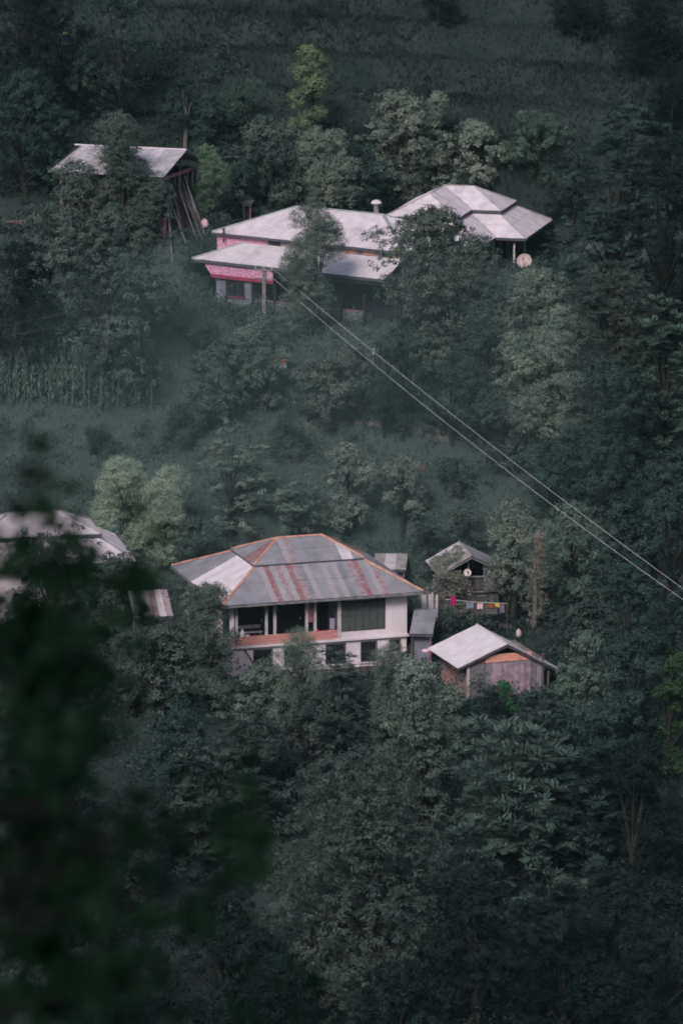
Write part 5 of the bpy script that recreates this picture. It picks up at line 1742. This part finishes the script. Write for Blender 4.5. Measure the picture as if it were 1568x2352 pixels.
def cloth(u0, u1, v0, v1, Y, m, label, base, spot=None):
    mat(m, base, rough=0.95, spec=0.05, noise=0.2, nscale=5)
    a, b = at(u0, v0, Y), at(u1, v0, Y)
    hgt_ = (v1 - v0) * mpp(a)
    vv, ff = [], []
    nx_, nz_ = 9, 5
    for s_ in (0, 1):
        for j in range(nz_):
            for i in range(nx_):
                tx, tz = i / (nx_ - 1), j / (nz_ - 1)
                dy = 0.035 * math.sin(tx * 9 + u0) * (0.3 + tz) + 0.012 * s_
                vv.append(((b.x - a.x) * (tx + 0.02 * math.sin(tz * 4 + u0)), dy, -hgt_ * tz * (1 + 0.06 * math.sin(tx * 5 + u1))))
    for s_ in (0, 1):
        for j in range(nz_ - 1):
            for i in range(nx_ - 1):
                q = s_ * nx_ * nz_ + j * nx_ + i
                ff.append((q, q + 1, q + nx_ + 1, q + nx_))
    o = mesh_obj('hanging_cloth', vv, ff, m, None, True)
    o.location = a
    tag(o, label, 'laundry', 'washing on the line' if v0 < 1410 else None)


cloth(1035, 1046, 1369, 1392, 296.0, 'cloth_magenta', 'magenta cloth hanging at left end of the washing line', (0.42, 0.02, 0.16))
cloth(1071, 1087, 1384, 1398, 295.9, 'cloth_blue', 'grey blue cloth on the washing line', (0.20, 0.25, 0.33))
cloth(1095, 1108, 1386, 1399, 295.8, 'cloth_pink', 'pale pink shirt on the washing line', (0.75, 0.50, 0.60))
cloth(1118, 1138, 1387, 1395, 295.7, 'cloth_rust', 'rust brown cloth on the washing line', (0.30, 0.09, 0.045))
cloth(1136, 1147, 1385, 1394, 295.5, 'cloth_yellow', 'yellow cloth on the washing line', (0.62, 0.50, 0.09))
cloth(1147, 1158, 1388, 1408, 295.4, 'cloth_violet', 'greyish violet patterned cloth at right end of the washing line', (0.19, 0.15, 0.23))

_vq = wA(Ax0 + (Avx - Ax0) * 0.93, Ay0 + 0.35, Az1 + 1.0)
cloth(757, 768, 1420, 1446, _vq.y, 'cloth_lavender', 'lavender cloth hung inside the veranda beside the wide window', (0.34, 0.30, 0.42))

# low wall and dirt path below the hut
wp = at(1080, 1424, 293.5)
lw = empty('low_wall', (wp.x, wp.y, gz(wp.x, wp.y)), R(4), 'low pinkish rubble wall below the washing line', 'wall')
me = None
for row in range(3):
    for i in range(8):
        w_ = 0.36
        MB().box(-0.2 + i * w_ + (w_ / 2 if row % 2 else 0) + 0.01, -0.2 + (i + 1) * w_ + (w_ / 2 if row % 2 else 0) - 0.01, rnd.uniform(-0.02, 0.02), 0.35, row * 0.2 - 0.1, row * 0.2 + 0.085).build('stone', rnd.choice(['stone_grey', 'plaster_grey', 'mud_wall']), lw)


def strip(name, pts, width, m, lift=0.03, label=None):
    vv, ff = [], []
    sub = []
    for (u0, v0), (u1, v1) in zip(pts[:-1], pts[1:]):
        for i in range(8):
            sub.append(G(u0 + (u1 - u0) * i / 8, v0 + (v1 - v0) * i / 8))
    for i, p in enumerate(sub):
        d = (sub[min(i + 1, len(sub) - 1)] - sub[max(i - 1, 0)])
        s_ = Vector((-d.y, d.x, 0)).normalized() * width / 2 * rnd.uniform(0.8, 1.2)
        for q in (p - s_, p, p + s_):
            vv.append((q.x, q.y, gz(q.x, q.y) + lift))
    for i in range(len(sub) - 1):
        ff += [(i * 3, i * 3 + 1, i * 3 + 4, i * 3 + 3), (i * 3 + 1, i * 3 + 2, i * 3 + 5, i * 3 + 4)]
    o = mesh_obj(name, vv, ff, m, None, True)
    tag(o, label, kind='structure')


strip('path', [(985, 1437), (1060, 1436), (1130, 1434), (1180, 1440)], 0.9, 'dirt', label='pale dirt path between the old hut and the white shed')
strip('path', [(700, 985), (800, 972), (900, 978), (1050, 1010)], 0.5, 'dirt', label='faint footpath across the middle slope')

# pink wall at left edge
pk = G(30, 520)
pw_ = empty('pink_wall', pk, R(-4), 'low pinkish stone wall at left edge beside the barn', 'wall')
for row in range(2):
    for i in range(9):
        MB().box(-1.8 + i * 0.42 + row * 0.2, -1.8 + (i + 1) * 0.42 + row * 0.2 - 0.02, rnd.uniform(-0.04, 0.04), 0.4, row * 0.2 - 0.1, row * 0.2 + 0.09).build('stone', rnd.choice(['timber_pink', 'mud_wall', 'timber_pink']), pw_)

# posts on the slope
for u, v0, v1, lab in ((946, 862, 926, 'pale leaning post standing on the slope under the wires'), (856, 800, 838, 'short grey post below the veranda railing')):
    p = G(u, v1)
    hh_ = (v1 - v0) * mpp(p)
    o = MB().tube([(0, 0, -0.3), (0.02, 0, hh_ * 0.5), (0.08, 0, hh_)], [0.085, 0.075, 0.06], 7).build('post', 'post_pale')
    o.name = 'slope_post'
    o.location = p
    tag(o, lab, 'post')
p = G(70, 400)
o = MB().tube([(0.25, 0, -0.3), (0, 0, 0.5), (-0.35, 0, 2.0)], [0.09, 0.08, 0.05], 7).build('bare_stem', 'bark_pale')
o.location = p
tag(o, 'bare leaning stem at left of the barn roof', 'stem')

# bench on the veranda
bp = wA(Ax0 + (Avx - Ax0) * 0.13, Ay0 + 1.7, Az1 + 0.003)
bn = empty('veranda_bench', bp, PSI_A, 'low grey wooden bench in the shade of the veranda', 'bench')
MB().box(0, 1.7, 0, 0.45, 0.40, 0.46).build('seat', 'post_pale', bn)
MB().box(0, 1.7, 0.42, 0.46, 0.62, 0.85).build('backrest', 'post_pale', bn)
for lx in (0.06, 1.58):
    for ly in (0.04, 0.38):
        MB().box(lx, lx + 0.06, ly, ly + 0.06, 0, 0.398 if ly < 0.2 else 0.8).build('leg', 'timber_grey', bn)

# water jug on the veranda parapet
jp = wA(Ax0 + (Avx - Ax0) * 0.105, Ay0 - 0.0, Az1 + 0.602)
jug = empty('water_jug', jp, 0, 'white plastic water jug on the salmon parapet', 'jug')
MB().lathe([(0.12, 0), (0.15, 0.03), (0.15, 0.30), (0.13, 0.36), (0.06, 0.40), (0.06, 0.45)], 14).build('body', 'plastic_white', jug)
MB().lathe([(0.07, 0), (0.07, 0.05), (0.05, 0.06)], 10, (0, 0, 0.452)).build('cap', 'plastic_white', jug)
MB().tube([(0.14, 0, 0.30), (0.22, 0, 0.26), (0.22, 0, 0.14), (0.145, 0, 0.1)], [0.018] * 4, 6).build('handle', 'plastic_white', jug)
mat('cloth_red', (0.45, 0.04, 0.10), rough=0.95)


def bundle(name, p, sx, sy, sz, m, label, cat):
    rng_ = random.Random(name)
    mb = MB()
    prof = [(0.55, 0), (0.95, 0.15), (1.0, 0.4), (0.8, 0.75), (0.4, 0.95), (0.12, 1.0)]
    n = 14
    for q, z_ in prof:
        for j in range(n):
            a = 2 * math.pi * j / n
            w = 1 + 0.16 * math.sin(a * 3 + z_ * 4) + rng_.uniform(-0.06, 0.06)
            mb.v.append((q * w * math.cos(a) * sx, q * w * math.sin(a) * sy, z_ * sz))
    for i in range(len(prof) - 1):
        for j in range(n):
            k_ = (j + 1) % n
            mb.f.append((i * n + j, i * n + k_, (i + 1) * n + k_, (i + 1) * n + j))
    mb.f.append(tuple(range(n))[::-1])
    mb.f.append(tuple((len(prof) - 1) * n + j for j in range(n)))
    o = mb.build(name, m, None, True)
    o.location = p
    tag(o, label, cat)
    return o


bundle('cloth_bundle', wA(Ax0 + (Avx - Ax0) * 0.155, Ay0, Az1 + 0.602), 0.16, 0.10, 0.12, 'cloth_pink', 'small pink cloth bundle right of the water jug', 'cloth')
bundle('cloth_bundle', wA(Ax0 + (Avx - Ax0) * 0.225, Ay0, Az1 + 0.602), 0.11, 0.08, 0.09, 'cloth_red', 'small dark red bundle on parapet near the jug', 'cloth')
bundle('cloth_bundle', wA(Ax0 + (Avx - Ax0) * 0.80, Ay0, Az1 + 0.602), 0.10, 0.08, 0.16, 'cloth_red', 'red cloth on parapet beside the veranda panel', 'cloth')
sp_ = G(1190, 1468)
bundle('pink_sack', sp_, 0.2, 0.18, 0.6, 'dish_paint', 'upright pale pink sack on the bank above the white shed', 'sack')
bundle('cloth_bundle', at(977, 1455 + 42, 288.5), 0.32, 0.25, 0.2, 'cloth_pink', 'pale pink bundle beside the lean to and white shed', 'cloth')
q = G(470, 525)
bundle('pink_cloth', q, 0.28, 0.2, 0.75, 'cloth_pink', 'pale pink cloth on the slope right of the timber poles', 'cloth')


# ------------------------------------------------------------------ person on the bank
def person():
    p = G(650, 884)
    r = empty('person', p, R(160), 'person in pale tunic and red headscarf standing among bank shrubs', 'person')
    me = bpy.data.meshes.new('body')
    V = [(0, 0, 0.92), (0, 0, 1.15), (0, 0, 1.36), (0, 0.01, 1.46), (0, 0.01, 1.58),
         (0.17, 0, 1.36), (0.23, 0.02, 1.10), (0.22, 0.10, 0.88), (-0.17, 0, 1.36), (-0.23, 0.02, 1.10), (-0.20, 0.12, 0.90),
         (0.09, 0, 0.86), (0.10, 0.01, 0.48), (0.10, -0.02, 0.06), (0.10, 0.10, 0.03), (-0.09, 0, 0.86), (-0.10, 0.02, 0.48), (-0.11, -0.02, 0.06), (-0.11, 0.10, 0.03)]
    E = [(0, 1), (1, 2), (2, 3), (3, 4), (2, 5), (5, 6), (6, 7), (2, 8), (8, 9), (9, 10), (0, 11), (11, 12), (12, 13), (13, 14), (0, 15), (15, 16), (16, 17), (17, 18)]
    rad = [0.14, 0.14, 0.13, 0.055, 0.095, 0.075, 0.05, 0.04, 0.075, 0.05, 0.04, 0.10, 0.065, 0.045, 0.035, 0.10, 0.065, 0.045, 0.035]
    me.from_pydata(V, E, [])
    o = bpy.data.objects.new('body', me)
    col.objects.link(o)
    o.parent = r
    md = o.modifiers.new('Skin', 'SKIN')
    for i, s_ in enumerate(me.skin_vertices[0].data):
        s_.radius = (rad[i], rad[i])
        s_.use_root = (i == 0)
    o.modifiers.new('Subd', 'SUBSURF').render_levels = 2
    mat('skin', (0.32, 0.20, 0.16), rough=0.7)
    me.materials.append(MATS['skin'])
    mat('tunic', (0.27, 0.28, 0.34), rough=0.95, noise=0.2)
    mat('scarf_red', (0.52, 0.03, 0.09), rough=0.95, noise=0.2)
    MB().lathe([(0.30, 0.42), (0.26, 0.75), (0.19, 1.0), (0.20, 1.2), (0.19, 1.36), (0.11, 1.45), (0.06, 1.48)], 14).build('tunic', 'tunic', r, True)
    for sgn in (-1, 1):
        MB().tube([(0.15 * sgn, 0, 1.38), (0.24 * sgn, 0.02, 1.10), (0.215 * sgn, 0.10, 0.92)], [0.085, 0.075, 0.07], 8).build('sleeve', 'tunic', r, True)
    MB().lathe([(0.19, 1.36), (0.15, 1.46), (0.125, 1.55), (0.125, 1.62), (0.10, 1.69), (0.04, 1.72)], 12, (0, -0.02, 0)).build('headscarf', 'scarf_red', r, True)
    return r


person()

# red seed heads on the slope tree
rp_ = G(965, 1225)
rs = empty('red_flower_stalk', rp_, 0, 'thin stalk with red flower heads beside the reddish tipped tree', 'flower')
hh_ = (1225 - 1070) * mpp(rp_)
MB().tube([(0, 0, -0.2), (0.05, 0, hh_ * 0.6), (0.0, 0, hh_)], [0.03, 0.025, 0.012], 5).build('stalk', 'bark', rs)
cl = Cloud(np.random.default_rng(3))
cen = np.array([[0.0, 0, hh_], [0.12, 0, hh_ - 0.35], [0.05, 0, hh_ - 0.15]])
clump_leaves(cl, cen, np.array([0.16, 0.15, 0.12]), 40, np.tile(np.array([[0, 0, 1.0]]), (3, 1)), 0.12, 0.06)
o = cl.build('flower_head', 'leaf', rs)
o.color = (0.34, 0.06, 0.10, 1)


# ------------------------------------------------------------------ sapling close to the camera, out of focus
def near_sapling():
    y0 = 10.0
    bx = -1.15
    zb = gz(bx, y0)
    r = empty('near_sapling', (bx, y0, zb), 0, 'dark out of focus leafy sapling close by at left edge', 'tree')
    rng = np.random.default_rng(77)
    blobs = [(150, 1245, 45, .5), (30, 1235, 45, .6), (200, 1290, 40, .45), (90, 1120, 48, .9), (70, 1190, 40, .7), (60, 1290, 60, .8), (120, 1260, 40, .5), (330, 1290, 45, .6), (310, 1335, 50, .7), (240, 1355, 50, .7), (285, 1385, 60, .9), (190, 1370, 50, .6),
             (60, 1400, 80, 1.0), (40, 1500, 90, 1.2), (110, 1480, 70, 1.0), (60, 1600, 100, 1.2), (170, 1560, 60, .8), (220, 1470, 40, .5), (110, 1700, 90, 1.0), (50, 1800, 110, 1.2),
             (200, 1660, 50, .6), (270, 1620, 35, .4), (330, 1490, 22, .35), (555, 1850, 52, .9), (500, 1825, 30, .35), (540, 1905, 35, .5), (575, 2005, 40, .8), (520, 2015, 40, .5),
             (100, 1930, 120, 1.2), (200, 1860, 60, .6), (60, 2060, 120, 1.2), (190, 2040, 80, .8), (80, 2200, 120, 1.1), (230, 2180, 80, .7), (100, 2320, 120, 1.0), (300, 2300, 90, .7),
             (410, 2265, 42, .7), (690, 2295, 42, .7), (560, 2330, 60, .5), (390, 1880, 40, .4), (420, 2100, 60, .5), (340, 2000, 50, .4), (290, 1880, 30, .3)]
    cl = Cloud(rng)
    tb = MB()
    trunk = [Vector((0, 0, -0.4)), Vector((-0.05, 0.05, (-3.6 - zb) * 0.55)), Vector((0.03, 0, -3.4 - zb)), Vector((0.0, 0.05, -2.2 - zb)), Vector((0.1, 0, -1.75 - zb))]
    tb.tube(trunk, [0.07, 0.06, 0.04, 0.025, 0.01], 8)
    for u, v, rp, w in blobs:
        Y = y0 + rng.uniform(-1.4, 1.4)
        c = at(u, v, Y)
        px = mpp(c)
        cl_c = np.array(c) - np.array([bx, y0, zb])
        nlv = int(5 + w * (rp / 40) ** 2 * (5 if u > 260 else 6))
        pp = cl_c + np.clip(rng.normal(size=(nlv, 3)), -1.8, 1.8) * np.array([rp * px * 0.55, 0.18, rp * px * 0.55])
        g_ = unit(rng.normal(size=(nlv, 3)) * 0.7 + np.array([0.6, 0, -0.2]))
        s_ = unit(np.cross(g_, rng.normal(size=(nlv, 3)) + np.array([0, -1.5, 1.0])))
        cl.add(pp - g_ * 0.025, g_, s_, rng.uniform(0.06, 0.105, nlv), rng.uniform(0.04, 0.065, nlv))
        # twig from the trunk
        e_ = Vector(tuple(cl_c))
        zt = min(max(e_.z - 0.35 * abs(e_.x), 0.8), -1.9 - zb)
        st = Vector((0, 0.02, zt))
        md = st.lerp(e_, 0.55) + Vector((0, 0, 0.05))
        tb.tube([st, md, e_], [0.012, 0.007, 0.002], 5, cap=False)
    o = cl.build('foliage', 'leaf_near', r)
    o.color = (0.004, 0.016, 0.008, 1)
    tb.build('trunk', 'bark_near', r)


near_sapling()

# ------------------------------------------------------------------ haze
hz_m = bpy.data.materials.new('haze')
hz_m.use_nodes = True
nt = hz_m.node_tree
nt.nodes.remove(nt.nodes['Principled BSDF'])
pv = nt.nodes.new('ShaderNodeVolumePrincipled')
pv.inputs['Density Attribute'].default_value = ''
hz_m.cycles.homogeneous_volume = True
pv.inputs['Color'].default_value = (0.58, 0.92, 0.93, 1)
pv.inputs['Density'].default_value = 0.00009
pv.inputs['Anisotropy'].default_value = 0.1
nt.links.new(pv.outputs[0], nt.nodes['Material Output'].inputs['Volume'])
hz_o = MB().box(-705, 705, -805, 1305, -130, 420).build('haze', hz_m)
tag(hz_o, 'thin pale haze hanging over the hillside', kind='stuff')
ms_m = bpy.data.materials.new('mist')
ms_m.use_nodes = True
nt = ms_m.node_tree
nt.nodes.remove(nt.nodes['Principled BSDF'])
pv = nt.nodes.new('ShaderNodeVolumePrincipled')
pv.inputs['Density Attribute'].default_value = ''
ms_m.cycles.homogeneous_volume = True
pv.inputs['Color'].default_value = (0.62, 0.91, 0.92, 1)
pv.inputs['Density'].default_value = 0.0030
nt.links.new(pv.outputs[0], nt.nodes['Material Output'].inputs['Volume'])
mb = MB().lathe([(math.sin(math.pi * i / 14), -math.cos(math.pi * i / 14)) for i in range(1, 14)], 28)
ms_o = mb.build('mist', ms_m, None, True)
ms_o.location = (-3, 310, -59)
ms_o.scale = (24, 17, 14)
tag(ms_o, 'faint bank of mist hanging over the slope between the houses', kind='stuff')
